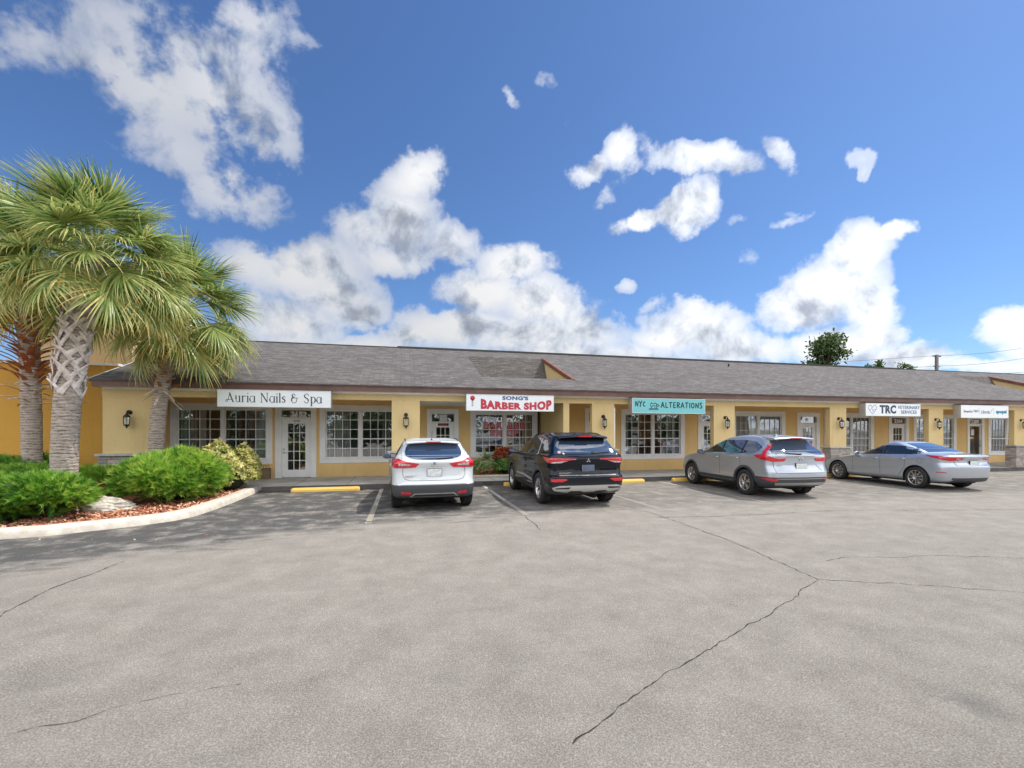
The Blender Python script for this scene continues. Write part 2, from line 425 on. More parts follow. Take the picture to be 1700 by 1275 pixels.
# unseen dense cloud added behind and overhead as fill for the shaded shop fronts
fr = t.math('ADD', t.n('ShaderNodeVectorMath', operation='DOT_PRODUCT').outputs['Value'], 0.0)
dn = fr.node.inputs[0].links[0].from_node; S(t, dn.inputs[0], nd); dn.inputs[1].default_value = (.234, .972, 0)
back = t.math('MULTIPLY', t.math('SUBTRACT', .15, fr, clamp=True), 4, clamp=True)
low = t.noise(wv, 2.6, 5, .6)
mask = t.math('MAXIMUM', mask, t.math('SUBTRACT', t.math('MULTIPLY', back, t.math('MULTIPLY', t.math('SUBTRACT', low, .34), 7)), t.math('MULTIPLY', t.math('SUBTRACT', 1.0, back), 4)))
n_a = t.noise(nd, 9.5, 9, .56, .25)
n_b = t.noise(warp(nd, 20, .02, 2, 7.0), 34, 5, .6)
dens = t.math('ADD', mask, t.math('MULTIPLY', t.math('SUBTRACT', n_a, .5), 2.1))
dens = t.math('ADD', dens, t.math('MULTIPLY', t.math('SUBTRACT', n_b, .5), .85))
dens = t.math('SUBTRACT', dens, .17)
dens = t.math('SMOOTH_MIN', dens, t.math('MULTIPLY_ADD', mask, 1.5, .25), .12)
alpha = t.n('ShaderNodeMapRange', i_From_Min=0.0, i_From_Max=.44, interpolation_type='SMOOTHSTEP'); S(t, alpha.inputs[0], dens); alpha = alpha.outputs[0]
opac = t.n('ShaderNodeMapRange', i_From_Min=.35, i_From_Max=1.0, i_To_Min=.45, i_To_Max=1.0); S(t, opac.inputs[0], mask); alpha = t.math('MULTIPLY', alpha, opac.outputs[0])
# self shading: compare density with that a little way towards the sun
off = t.n('ShaderNodeVectorMath', operation='ADD'); S(t, off.inputs[0], nd); off.inputs[1].default_value = (.022, -.004, .030)
n_c = t.noise(off.outputs[0], 9.5, 7, .56, .25)
rel = t.math('MULTIPLY', t.math('SUBTRACT', n_a, n_c), 3.2)
soft = t.noise(nd, 3.8, 4, .5)
thick = t.math('MULTIPLY', t.math('SUBTRACT', dens, .30, clamp=True), t.math('MULTIPLY', t.math('SUBTRACT', soft, .38, clamp=True), 1.05))
lit = t.math('ADD', t.math('SUBTRACT', .93, thick), rel, clamp=True)
cc = t.ramp(lit, [(0, (.30, .34, .42)), (.4, (.46, .50, .58)), (.75, (.80, .84, .90)), (1, (1.0, 1.0, 1.0))])
# clouds are brighter towards the sun, and the added ones behind boosted as fill
sd = t.n('ShaderNodeVectorMath', operation='DOT_PRODUCT'); S(t, sd.inputs[0], nd); sd.inputs[1].default_value = tuple(SUN)
gain = t.n('ShaderNodeMapRange', i_From_Min=.25, i_From_Max=.9, i_To_Min=3.9, i_To_Max=7.2); S(t, gain.inputs[0], sd.outputs['Value'])
gain2 = t.math('ADD', gain.outputs[0], t.math('MULTIPLY', back, 7.5))
cs = t.n('ShaderNodeVectorMath', operation='SCALE'); S(t, cs.inputs[0], cc); S(t, cs.inputs['Scale'], gain2)
hz = t.n('ShaderNodeSeparateXYZ'); S(t, hz.inputs[0], nd)
up = t.math('MULTIPLY', hz.outputs[2], 60, clamp=True)
final = t.mix(t.math('MULTIPLY', t.math('MULTIPLY', alpha, .97), up), t.mix(1.0, sky.outputs[0], (.40, .53, .70), 'MULTIPLY'), cs.outputs[0])
S(t, bg.inputs['Color'], final)
bg.inputs['Strength'].default_value = .15
SC.view_settings.view_transform = 'Standard'; SC.view_settings.look = 'None'
SC.view_settings.exposure = 0.43; SC.view_settings.gamma = 1.0
SC.cycles.max_bounces = 8; SC.cycles.transparent_max_bounces = 12
SC.cycles.use_denoising = True
SC.cycles.caustics_reflective = False; SC.cycles.caustics_refractive = False

# ------------------------------------------------------------------ ground
def sheet(name, poly, z, m, kind='structure', label=None):
    o = MB().add([(x, y, z) for x, y in poly], [tuple(range(len(poly)))]).build(name, m)
    return tag(o, label, None, None, kind)
me = MB()
GX = [-900, -60, -20, -5, 5, 20, 60, 900]; GY = [-900, -40, -10, 0, 8, 14, 30, 900]
me.add([(x, y, 0) for y in GY for x in GX], [(j * 8 + i, j * 8 + i + 1, j * 8 + i + 9, j * 8 + i + 8) for j in range(7) for i in range(7)])
tag(me.build('ground', M['asphalt']), 'pale worn asphalt of the parking lot', None, None, 'structure')

# walkway slab with a kerb
wk = MB(); wk.box(-4.0, 60, 14.22, 16.93, .004, .13); wk.box(-7.96, -4.0, 14.30, 16.93, .004, .13)
tag(wk.build('walkway', M['concrete']), 'grey concrete walkway along the shop fronts', None, None, 'structure')
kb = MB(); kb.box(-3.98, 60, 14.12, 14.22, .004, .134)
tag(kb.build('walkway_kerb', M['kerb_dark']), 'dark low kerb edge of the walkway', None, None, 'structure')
jn = MB()
x = -3.2
while x < 40:
    jn.box(x, x + .012, 14.22, 16.9, .13, .1325); x += 1.52
tag(jn.build('walkway_surface', M['crack']), 'straight control joints across the concrete walkway', None, None, 'structure')

def marking(x0, y0, x1, y1, wd, m, lab, z=.004):
    d = Vector((x1 - x0, y1 - y0)); d.normalize(); nx, ny = -d.y * wd / 2, d.x * wd / 2
    n = 12
    mb = MB(); vs = []
    for i in range(n + 1):
        k = i / n; px, py = x0 + (x1 - x0) * k, y0 + (y1 - y0) * k
        j = random.uniform(.92, 1.04)
        vs += [(px + nx * j, py + ny * j, z), (px - nx * j, py - ny * j, z)]
    mb.add(vs, [(2 * i, 2 * i + 1, 2 * i + 3, 2 * i + 2) for i in range(n)])
    return tag(mb.build('road_marking', m), lab, None, 'painted parking bay lines', 'structure')
random.seed(4)
for i, X in enumerate((-.66, 2.45, 5.52, 8.58, 11.68, 14.78, 17.9, 21.0, 24.1)):
    marking(X, 10.9 if i < 2 else 12.2, X, 14.0, .105, M['line_white'], 'white painted bay line in the parking lot')
    marking(X, 8.85, X, 10.9 if i < 2 else 12.2, .115, M['line_yellow'], 'faded yellow bay line in the parking lot')
marking(-.66, 8.78, -.66, 8.95, .12, M['line_white'], 'white end of a faded bay line')

def crack(pts, wd, seed):
    rnd = random.Random(seed); P = [Vector(p) for p in pts]; out = []
    for a, b in zip(P, P[1:]):
        n = max(2, int((b - a).length / .045)); per = Vector((-(b - a).y, (b - a).x)).normalized(); o_ = 0
        for i in range(n):
            o_ = o_ * .84 + rnd.uniform(-.018, .018)
            out.append(a + (b - a) * i / n + per * o_ * math.sin(math.pi * min(1, i / n + .15)) )
    out.append(P[-1]); vs = []
    for i, p in enumerate(out):
        d = (out[min(i + 1, len(out) - 1)] - out[max(0, i - 1)]).normalized()
        ww = wd * rnd.uniform(.3, 1.7) * (.35 if rnd.random() < .08 else 1) / 2
        vs += [(p.x - d.y * ww, p.y + d.x * ww, .003), (p.x + d.y * ww, p.y - d.x * ww, .003)]
    mb = MB(); mb.add(vs, [(2 * i, 2 * i + 1, 2 * i + 3, 2 * i + 2) for i in range(len(out) - 1)])
    return tag(mb.build('ground_surface', M['crack']), 'thin crack running through the asphalt', None, 'cracks in the asphalt', 'structure')
for i, (c, wd) in enumerate([
    ([(.9, 2.3), (1.14, 2.44), (1.69, 2.76), (2.18, 2.98), (2.93, 3.34), (3.35, 3.51), (4.67, 4.21)], .008),
    ([(4.67, 4.21), (5.01, 6.23), (5.09, 8.55), (4.95, 9.64)], .013),
    ([(4.67, 4.21), (5.17, 3.97), (5.78, 3.72), (6.42, 3.35), (7.4, 2.9)], .009),
    ([(5.44, 4.8), (5.84, 4.88), (6.61, 4.67), (7.22, 4.64), (8.16, 4.26), (9.5, 4)], .008),
    ([(-3.9, 4.2), (-3.64, 5.13), (-3.73, 5.69), (-3.73, 6.11), (-3.61, 6.95)], .012),
    ([(-2.2, 3.1), (-1.93, 3.17), (-1.83, 3.2), (-1.64, 3.31), (-1.43, 3.36), (-1.08, 3.38)], .0035),
    ([(4.65, 8.04), (6.3, 7.84), (9.03, 7.83), (13.31, 6.95), (18, 6.6)], .016),
    ([(2.41, 8.84), (2.36, 8.1), (2.31, 7.48)], .016),
    ([(-2.75, 10.6), (-2.3, 10.75), (-1.95, 10.8)], .02)]):
    crack(c, wd, i)

# planting island: kerb that curves round, mulch bed inside
outer = [(-26, 8.7), (-12, 8.7), (-7.2, 8.72), (-6.25, 8.8), (-5.82, 8.88), (-5.57, 8.98), (-5.27, 9.16), (-4.91, 9.36), (-4.56, 9.62), (-4.24, 9.98), (-4.09, 10.6), (-4.03, 11.8), (-4.03, 13.11), (-4.06, 14.15)]
def smooth_pts(p, k=4):
    out = []
    P = [Vector(q) for q in p]
    for i in range(len(P) - 1):
        a, b, c, d = P[max(i - 1, 0)], P[i], P[i + 1], P[min(i + 2, len(P) - 1)]
        for j in range(k):
            u = j / k
            out.append(.5 * ((2 * b) + (c - a) * u + (2 * a - 5 * b + 4 * c - d) * u * u + (3 * b - a - 3 * c + d) * u ** 3))
    out.append(P[-1]); return out
op = smooth_pts(outer, 5)
mb = MB(); prof = [(0, .004), (.015, .10), (.04, .135), (.08, .15), (.26, .155), (.285, .145), (.29, .02)]
rings = []
for i, p in enumerate(op):
    d = (op[min(i + 1, len(op) - 1)] - op[max(0, i - 1)]).normalized(); nn = Vector((-d.y, d.x))
    rings.append([(p.x + nn.x * a, p.y + nn.y * a, z) for a, z in prof])
vs = [q for r_ in rings for q in r_]; k = len(prof)
mb.add(vs, [(i * k + j, (i + 1) * k + j, (i + 1) * k + j + 1, i * k + j + 1) for i in range(len(rings) - 1) for j in range(k - 1)], True)
mb.add(rings[-1], [tuple(range(k))])
tag(mb.build('island_kerb', M['kerb']), 'pale concrete kerb curving round the planting bed', None, None, 'structure')
inner = []
for i, p in enumerate(op):
    d = (op[min(i + 1, len(op) - 1)] - op[max(0, i - 1)]).normalized(); inner.append((p.x - d.y * .28, p.y + d.x * .28))
poly = inner + [(-4.34, 14.29), (-7.97, 14.29), (-7.97, 15.2), (-26, 15.2)]
tag(MB().add([(x, y, .12) for x, y in poly], [tuple(range(len(poly)))]).build('planting_bed_ground', M['mulch']), 'red bark mulch of the planting bed', None, None, 'structure')
# ------------------------------------------------------------------ strip of shops
WY = 16.9; CY = 14.26; EY = 13.97; SZ = 2.92; BZ = 2.69; FZ = .13
LX, RX = -7.9, 52.0
shop = empty('shop_building', (8, 16, 0), 0, 'long single storey yellow stucco shop row with brown shingle roof', 'building')
OFF = (8, 16, 0)
def B(mb, name, m, parent=None, label=None):
    if parent is None or parent is shop:
        return tag(mb.build(name, m, shop, OFF), label)
    return tag(mb.build(name, m, parent, OFF), label)

openings = []   # (x0,x1,z0,z1)
WINS = [ # outer x0,x1,z0,z1, trim, kind, blinds
    dict(o=(-7.47, -4.42, .62, 2.68), n=4, bl=[(-7.2, -6.75, .5, .55), (-6.62, -6.45, 1, 1), (-4.95, -4.62, .6, .5)], lab='wide shop window partly screened by vertical blinds'),
    dict(o=(-2.90, -.18, .62, 2.68), n=4, bl=[(-2.68, -1.9, .55, .6), (-.75, -.4, .5, .6)], lab='shop window with half open vertical blinds'),
    dict(o=(2.44, 5.12, .74, 2.60), n=4, bl=[(4.45, 4.93, .5, .4)], lab='shop window with red lettering on the panes'),
    dict(o=(8.70, 11.67, .59, 2.67), n=4, bl=[(8.9, 9.1, 1, 1), (10.95, 11.35, .9, 1)], lab='shop window with white curtains and taped notices'),
    dict(o=(14.05, 16.87, .60, 2.65), n=4, bl=[(14.2, 16.7, 1, 1)], lab='window fully closed by pale blinds', dark=True),
    dict(o=(19.45, 22.02, .58, 2.63), n=4, bl=[(20.9, 21.84, .85, .8)], lab='window with long hanging vertical blinds'),
    dict(o=(24.54, 27.41, .56, 2.60), n=4, bl=[(24.7, 26.2, .7, .8), (26.4, 27.3, .9, .9)], lab='window behind the middle lantern column'),
    dict(o=(29.67, 32.50, .51, 2.60), n=5, bl=[(29.8, 32.4, 1, 1, 1.5)], lab='window next to the stone clad column', dark=True),
]
DOORS = [ # outer x0,x1,top ; leaf x0,x1,top
    dict(o=(-4.33, -3.01, 2.66), l=(-4.12, -3.19, 2.18), num='2152', lab='white glazed door marked 2152'),
    dict(o=(.82, 1.99, 2.58), l=(1.0, 1.82, 2.06), num=None, lab='cream glazed door with a dark placard', card=True),
    dict(o=(7.10, 8.30, 2.68), l=(7.28, 8.12, 2.1), num=None, lab='white door behind a lantern column'),
    dict(o=(12.32, 13.52, 2.64), l=(12.49, 13.36, 2.14), num=None, lab='white glazed door beside the blue sign'),
    dict(o=(17.53, 18.80, 2.62), l=(17.71, 18.62, 2.1), num=None, sticker=True, lab='white glazed door with a small round transom sticker'),
    dict(o=(22.96, 24.23, 2.60), l=(23.14, 24.04, 2.08), num='2164', lab='white glazed door under the veterinary sign'),
    dict(o=(28.17, 29.37, 2.58), l=(28.34, 29.20, 2.1), num='2200', lab='full glass shop door with dark glazing', full=True),
]
def wall_cells(name, x0, x1, z0, z1, y0, y1, ops, m, parent):
    xs = sorted({x0, x1} | {v for o in ops for v in o[:2]}); zs = sorted({z0, z1} | {v for o in ops for v in o[2:]})
    inside = lambda cx, cz: any(a < cx < b and c < cz < d for a, b, c, d in ops)
    mb = MB()
    vid = {}
    def V(p):
        if p not in vid:
            vid[p] = len(mb.v); mb.v.append(p)
        return vid[p]
    def Fc(*p): mb.f.append(tuple(V(q) for q in p)); mb.sm.append(False)
    solid = {}
    for i in range(len(xs) - 1):
        for j in range(len(zs) - 1):
            solid[i, j] = not inside((xs[i] + xs[i + 1]) / 2, (zs[j] + zs[j + 1]) / 2)
    for (i, j), s in solid.items():
        if not s: continue
        a, b, c, d = xs[i], xs[i + 1], zs[j], zs[j + 1]
        Fc((a, y0, c), (b, y0, c), (b, y0, d), (a, y0, d)); Fc((a, y1, d), (b, y1, d), (b, y1, c), (a, y1, c))
        if not solid.get((i - 1, j)): Fc((a, y0, c), (a, y0, d), (a, y1, d), (a, y1, c))
        if not solid.get((i + 1, j)): Fc((b, y0, d), (b, y0, c), (b, y1, c), (b, y1, d))
        if not solid.get((i, j - 1)): Fc((b, y0, c), (a, y0, c), (a, y1, c), (b, y1, c))
        if not solid.get((i, j + 1)): Fc((a, y0, d), (b, y0, d), (b, y1, d), (a, y1, d))
    return B(mb, name, m, parent)
TR = .19
for W_ in WINS:
    a, b, c, d = W_['o']; openings.append((a + .05, b - .05, c + .05, d - .05))
for D in DOORS:
    a, b, tp = D['o']; openings.append((a + .05, b - .05, .13, tp - .05))
wall_cells('wall', LX, RX, .0, SZ, WY, WY + .2, openings, M['stucco_recess'], shop)

def vblinds(mb, x0, x1, z0, z1, y, openness, rnd):
    x = x0; ang = R(18 + 60 * (1 - openness)) if openness < .99 else R(8)
    while x < x1:
        w_ = .044; ca, sa = math.cos(ang + rnd.uniform(-.1, .1)) * w_, math.sin(ang) * w_
        mb.add([(x - ca, y - sa, z0), (x + ca, y + sa, z0), (x + ca, y + sa, z1), (x - ca, y - sa, z1)], [(0, 1, 2, 3)])
        x += .088 if openness > .5 else .1
rnd = random.Random(7)
for W_ in WINS:
    x0, x1, z0, z1 = W_['o']
    fr = MB()
    ix0, ix1, iz0, iz1 = x0 + TR, x1 - TR, z0 + .17, z1 - TR
    y0, y1 = WY - .035, WY + .1
    fr.box(x0, ix0, y0, y1, z0, z1); fr.box(ix1, x1, y0, y1, z0, z1)
    fr.box(ix0, ix1, y0, y1, iz1, z1); fr.box(ix0, ix1, y0, y1, z0, iz0)
    fr.box(ix0 - .03, ix1 + .03, y0 - .03, y0 - .003, iz0 - .035, iz0)
    f = B(fr, 'window', M['trim'], shop, W_['lab'])
    # sash frames
    sa = MB(); ya, yb = WY + .03, WY + .07
    mid = (ix0 + ix1) / 2
    mw = .05
    for a, b in ((ix0, mid - mw), (mid + mw, ix1)):
        sa.box(a + .003, a + .035, ya, yb, iz0 + .003, iz1 - .003); sa.box(b - .035, b - .003, ya, yb, iz0 + .003, iz1 - .003)
        sa.box(a + .035, b - .035, ya, yb, iz0 + .003, iz0 + .04); sa.box(a + .035, b - .035, ya, yb, iz1 - .04, iz1 - .003)
        zm = iz0 + (iz1 - iz0) * .4
        sa.box(a + .035, b - .035, ya - .004, yb, zm - .02, zm + .02)
    sa.box(mid - mw, mid + mw, ya - .03, yb, iz0 + .003, iz1 - .003)
    B(sa, 'sash', M['trim'], f)
    mu = MB(); n = W_['n']; t_ = .011 if not W_.get('dark') else .008
    for a, b in ((ix0 + .035, mid - mw - .035), (mid + mw + .035, ix1 - .035)):
        for i in range(1, n):
            x = a + (b - a) * i / n; mu.box(x - t_, x + t_, ya + .006, ya + .022, iz0 + .04, iz1 - .04)
        for j in (1, 3, 4):
            z = iz0 + (iz1 - iz0) * j / 5; mu.box(a, b, ya + .004, ya + .02, z - t_, z + t_)
    B(mu, 'muntin', M['alu'] if W_.get('dark') else M['trim'], f)
    gl = MB(); gl.add([(ix0, ya + .03, iz0), (ix1, ya + .03, iz0), (ix1, ya + .03, iz1), (ix0, ya + .03, iz1)], [(0, 1, 2, 3)])
    B(gl, 'pane', M['glass'], f)
    for q in W_['bl']:
        bl = MB(); vblinds(bl, q[0], q[1], iz0 + .02 if len(q) < 5 else q[4], iz1 - .03, WY + .16, q[2], rnd)
        B(bl, 'blind', M['blind'], f)
    W_['f'] = f; W_['i'] = (ix0, ix1, iz0, iz1)

def textmesh(body, size, ext=.004, offset=0.0, sx=1.0, align='CENTER', space=1.0, shear=0.0):
    cu = bpy.data.curves.new('lettering', 'FONT'); cu.body = body; cu.size = size; cu.extrude = ext; cu.offset = offset
    cu.align_x = align; cu.align_y = 'CENTER'; cu.space_character = space; cu.shear = shear; cu.resolution_u = 3
    ob = bpy.data.objects.new('lettering', cu); COL.objects.link(ob)
    bpy.context.view_layer.update()
    dg = bpy.context.evaluated_depsgraph_get()
    me = bpy.data.meshes.new_from_object(ob.evaluated_get(dg))
    COL.objects.unlink(ob); bpy.data.objects.remove(ob); bpy.data.curves.remove(cu)
    for v in me.vertices: v.co.x *= sx
    me.materials.clear()
    return me
def wall_text(me, x, y, z, m, parent, name='lettering', off=OFF):
    """lay a text mesh on a plane facing the parking lot (-Y)"""
    for v in me.vertices:
        a, b, c = v.co
        v.co = (x + a - off[0], y - c - off[1], z + b - off[2])
    me.materials.append(m)
    return link(bpy.data.objects.new(name, me), parent)

M['ink_navy'] = simple('navy_ink', (.035, .05, .085), .5, var=.05)
M['ink_black'] = simple('black_ink', (.02, .022, .025), .5, var=.05)
M['ink_red'] = simple('red_ink', (.50, .03, .05), .45, var=.05)
M['ink_blue'] = simple('blue_ink', (.03, .07, .22), .45, var=.05)
M['ink_white'] = simple('white_ink', (.8, .8, .8), .5, var=.03)

for D in DOORS:
    x0, x1, tp = D['o']; a, b, lt = D['l']
    fr = MB(); y0, y1 = WY - .035, WY + .12
    fr.box(x0, a - .004, y0, y1, FZ, tp); fr.box(b + .004, x1, y0, y1, FZ, tp)
    tz0, tz1 = lt + .05, tp - .19
    fr.box(a - .004, b + .004, y0, y1, tz1, tp); fr.box(a - .004, b + .004, y0 + .02, y1, lt + .005, tz0)
    f = B(fr, 'door', M['trim'], shop, D['lab'])
    ya = WY + .035
    lf = MB(); full = D.get('full')
    w_ = b - a
    if full:
        gx0, gx1, gz0, gz1 = a + .06, b - .06, FZ + .16, lt - .08
    else:
        gx0, gx1, gz0, gz1 = a + .2 * w_, b - .2 * w_, FZ + .27, lt - .17
    lf.box(a, gx0, ya, ya + .04, FZ + .01, lt); lf.box(gx1, b, ya, ya + .04, FZ + .01, lt)
    lf.box(gx0, gx1, ya, ya + .04, gz1, lt); lf.box(gx0, gx1, ya, ya + .04, FZ + .01, gz0)
    if not full:
        for i in (1, 2):
            x = gx0 + (gx1 - gx0) * i / 3; lf.box(x - .012, x + .012, ya + .006, ya + .03, gz0, gz1)
        for j in range(1, 5):
            z = gz0 + (gz1 - gz0) * j / 5; lf.box(gx0, gx1, ya + .009, ya + .027, z - .012, z + .012)
    leaf_o = B(lf, 'door_leaf', M['trim'], f)
    gl = MB(); gl.add([(gx0, ya + .02, gz0), (gx1, ya + .02, gz0), (gx1, ya + .02, gz1), (gx0, ya + .02, gz1)], [(0, 1, 2, 3)])
    gl.add([(a, ya + .02, tz0), (b, ya + .02, tz0), (b, ya + .02, tz1), (a, ya + .02, tz1)], [(0, 1, 2, 3)])
    B(gl, 'pane', M['glass'], f)
    hd = MB(); hx = a + .06 if not full else b - .07
    lk = MB(); lk.lathe([(.0, -.03), (.028, -.03), (.028, 0), (0, 0)], (hx, ya, 1.12), 'y', 14); B(lk, 'lock', M['alu'], f)
    hd.lathe([(.0, -.06), (.02, -.06), (.03, -.045), (.03, -.02), (.012, -.015), (.026, 0)], (hx, ya, 1.0), 'y', 14)
    hd.tube([(hx, ya - .05, 1.0), (hx + .1, ya - .05, 1.0)], .011, 8)
    if full: hd.tube([(hx - .02, ya - .05, .95), (hx - .02, ya - .05, 1.3)], .014, 8)
    B(hd, 'handle', M['alu'], f)
    if D['num']:
        wall_text(textmesh(D['num'], .25, .004, .016, 1.05), (a + b) / 2 + .06, ya + .012, (tz0 + tz1) / 2 - .02, M['ink_white'], f, 'number')
        if D['num'] == '2152':
            wall_text(textmesh('2152', .1, .002, .002), (a + b) / 2, ya - .003, lt - .085, M['ink_black'], f, 'number')
    if D.get('card'):
        c = MB(); c.box(a + .22, b - .2, ya - .012, ya - .003, lt - .11, lt - .02); B(c, 'placard', M['ink_black'], f)
        c = MB(); c.box(a + .27, b - .25, ya - .015, ya - .0125, lt - .08, lt - .05); B(c, 'placard_stripe', M['ink_red'], f)
        c = MB(); c.box(1.28, 1.56, ya + .004, ya + .012, tz0 + .01, tz1 - .02); B(c, 'notice', M['paper'], f)
    if D.get('sticker'):
        c = MB(); c.lathe([(0, -.006), (.075, -.006), (.075, 0)], ((a + b) / 2 - .02, ya + .016, (tz0 + tz1) / 2), 'y', 20); B(c, 'sticker', M['paper'], f)
    D['f'] = f

# notices in the windows
def notice(W_, rects):
    mb = MB()
    for x0, x1, z0, z1 in rects: mb.box(x0, x1, WY + .069, WY + .075, z0, z1)
    B(mb, 'notice', M['paper'], W_['f'])
notice(WINS[2], [(2.65, 2.9, 1.72, 2.03)])
notice(WINS[3], [(9.2, 9.55, 1.66, 1.93), (9.22, 9.48, 1.22, 1.58), (9.55, 9.85, 1.2, 1.34)])
mb = MB(); mb.box(28.55, 28.75, WY + .04, WY + .048, 1.55, 1.85); mb.box(28.42, 28.72, WY + .04, WY + .048, 1.38, 1.44)
B(mb, 'notice', M['paper'], DOORS[6]['f'])
# red letters on the barber window
ix0, ix1, iz0, iz1 = WINS[2]['i']
mid = (ix0 + ix1) / 2
def pane_c(i):
    if i < 4: a, b = ix0 + .035, mid - .085
    else: a, b = mid + .085, ix1 - .035
    return a + (b - a) * ((i % 4) + .5) / 4
rowz = lambda j: iz1 - (iz1 - iz0) * (j + .5) / 5
for chs, st, row in (('BARBER', 1, 1), ('SHOP', 2, 2)):
    for k, ch in enumerate(chs):
        x = pane_c(st + k)
        wall_text(textmesh(ch, .33, .002, .022, 1.05), x, WY + .057, rowz(row), M['ink_red'], WINS[2]['f'], 'window_lettering')
        wall_text(textmesh(ch, .29, .001, -.003, .95), x, WY + .052, rowz(row), M['ink_white'] if False else simple('pink_outline', (.75, .35, .36), .5, var=0), WINS[2]['f'], 'window_lettering')
wall_text(textmesh('2156', .2, .002, .004), pane_c(1) + .12, WY + .055, rowz(0) - .02, M['ink_white'], WINS[2]['f'], 'number')

# arcade: beam, columns, ceiling, soffit, fascia
COLS = [(-7.89, -6.66), (-.38, .47), (6.26, 7.09), (11.08, 11.98), (16.39, 17.20), (21.58, 22.40), (26.69, 27.6), (33, 33.9), (39, 39.9), (45, 45.9)]
mb = MB(); mb.box(LX, RX, CY, CY + .2, BZ, SZ)
B(mb, 'beam', M['stucco'], shop)
for i, (a, b) in enumerate(COLS):
    mb = MB(); mb.box(a, b, CY + .002, CY + .2, FZ, BZ - .001)
    c = B(mb, 'column', M['stucco'], shop)
    if i == 2:
        mb = MB(); mb.box(b, b + .045, CY + .03, CY + .17, 1.17, BZ - .12); B(mb, 'downspout', M['trim'], shop)
    # stone cladding
    rs = random.Random(i * 3 + 1)
    st = MB(); x0, x1, y0, y1 = a - .07, b + .07, CY - .09, CY + .29
    st.box(x0 + .03, x1 - .03, y0 + .03, y1 - .03, FZ, 1.06)
    z = FZ
    while z < 1.05:
        hgt = min(rs.uniform(.05, .12), 1.06 - z)
        if hgt < .02: break
        x = x0
        while x < x1 - .01:
            L = rs.uniform(.14, .42); e = min(x + L, x1)
            if x1 - e < .08: e = x1
            st.bevbox(x + .003, e - .003, y0 - rs.uniform(0, .02), y0 + .04, z + .003, z + hgt - .004, .006); x = e
        for xx, sg in ((x0, -1), (x1, 1)):
            y = y0 + .04
            while y < y1 - .01:
                e = min(y + rs.uniform(.12, .3), y1)
                if y1 - e < .06: e = y1
                q = rs.uniform(0, .018)
                if sg < 0: st.bevbox(xx - q, xx + .035, y + .003, e - .003, z + .003, z + hgt - .004, .006)
                else: st.bevbox(xx - .035, xx + q, y + .003, e - .003, z + .003, z + hgt - .004, .006)
                y = e
        z += hgt
    so_ = B(st, 'stone_base', M['stone'], shop)
    mb = MB(); mb.bevbox(x0 - .05, x1 + .05, y0 - .05, y1 + .05, 1.065, 1.135, .012)
    B(mb, 'capstone', M['capstone'], so_)
# fin wall and low ceiling of the barber bay
mb = MB(); mb.box(5.22, 5.43, CY + .201, WY - .002, FZ, SZ - .003); mb.box(5.22, 5.43, CY + .004, CY + .2, FZ, BZ - .002)
B(mb, 'fin_wall', M['stucco'], shop)
mb = MB(); mb.box(.0, 5.21, CY + .204, WY - .003, BZ - .003, BZ + .03); B(mb, 'bay_ceiling', M['ceiling'], shop)
mb = MB(); mb.box(LX, RX, CY + .203, WY + .25, SZ - .002, SZ + .03); B(mb, 'ceiling', M['stucco_recess'], shop)
mb = MB(); mb.box(LX - .05, RX, EY + .03, CY + .203, SZ + .004, SZ + .035); mb.box(LX, RX, CY - .018, CY - .002, SZ - .045, SZ + .004)
B(mb, 'soffit', M['trim'], shop)
mb = MB(); mb.box(LX - .08, RX, EY, EY + .03, SZ + .0, SZ + .14); mb.box(LX - .08, RX, EY - .018, EY + .03, SZ + .1405, SZ + .205)
mb.box(LX - .08, LX - .05, EY + .031, EY + .4, SZ + .0, SZ + .14)
B(mb, 'fascia', M['fascia'], shop)
mb = MB(); mb.tube([(5.13, WY - .06, FZ + .02), (5.13, WY - .06, BZ - .01)], .045, 8); B(mb, 'downspout', M['brown'], shop)
mb = MB(); mb.box(19.06, 19.16, WY - .09, WY - .005, FZ + .02, SZ - .01); B(mb, 'downspout', M['trim'], shop)
# interior shell, seen dimly through the panes
mb = MB()
mb.add([(LX, 20.5, 0), (RX, 20.5, 0), (RX, 20.5, SZ), (LX, 20.5, SZ)], [(0, 1, 2, 3)])
mb.add([(LX, WY + .2, .1), (RX, WY + .2, .1), (RX, 20.5, .1), (LX, 20.5, .1)], [(0, 1, 2, 3)])
mb.add([(LX, WY + .2, SZ - .01), (RX, WY + .2, SZ - .01), (RX, 20.5, SZ - .01), (LX, 20.5, SZ - .01)], [(0, 1, 2, 3)])
for x in (LX + .02, -.1, 5.6, 12.0, 17.2, 24.4, 33.0):
    mb.box(x, x + .12, WY + .2, 20.5, .1, SZ - .01)
rs = random.Random(3)
for k in range(46):   # counters, chairs and shelves inside
    x = rs.uniform(-7, 32); y = rs.uniform(17.9, 19.8); h_ = rs.uniform(.5, 1.5); w_ = rs.uniform(.25, .9)
    mb.box(x, x + w_, y, y + rs.uniform(.2, .5), .1, .1 + h_)
B(mb, 'interior', M['interior'], shop)

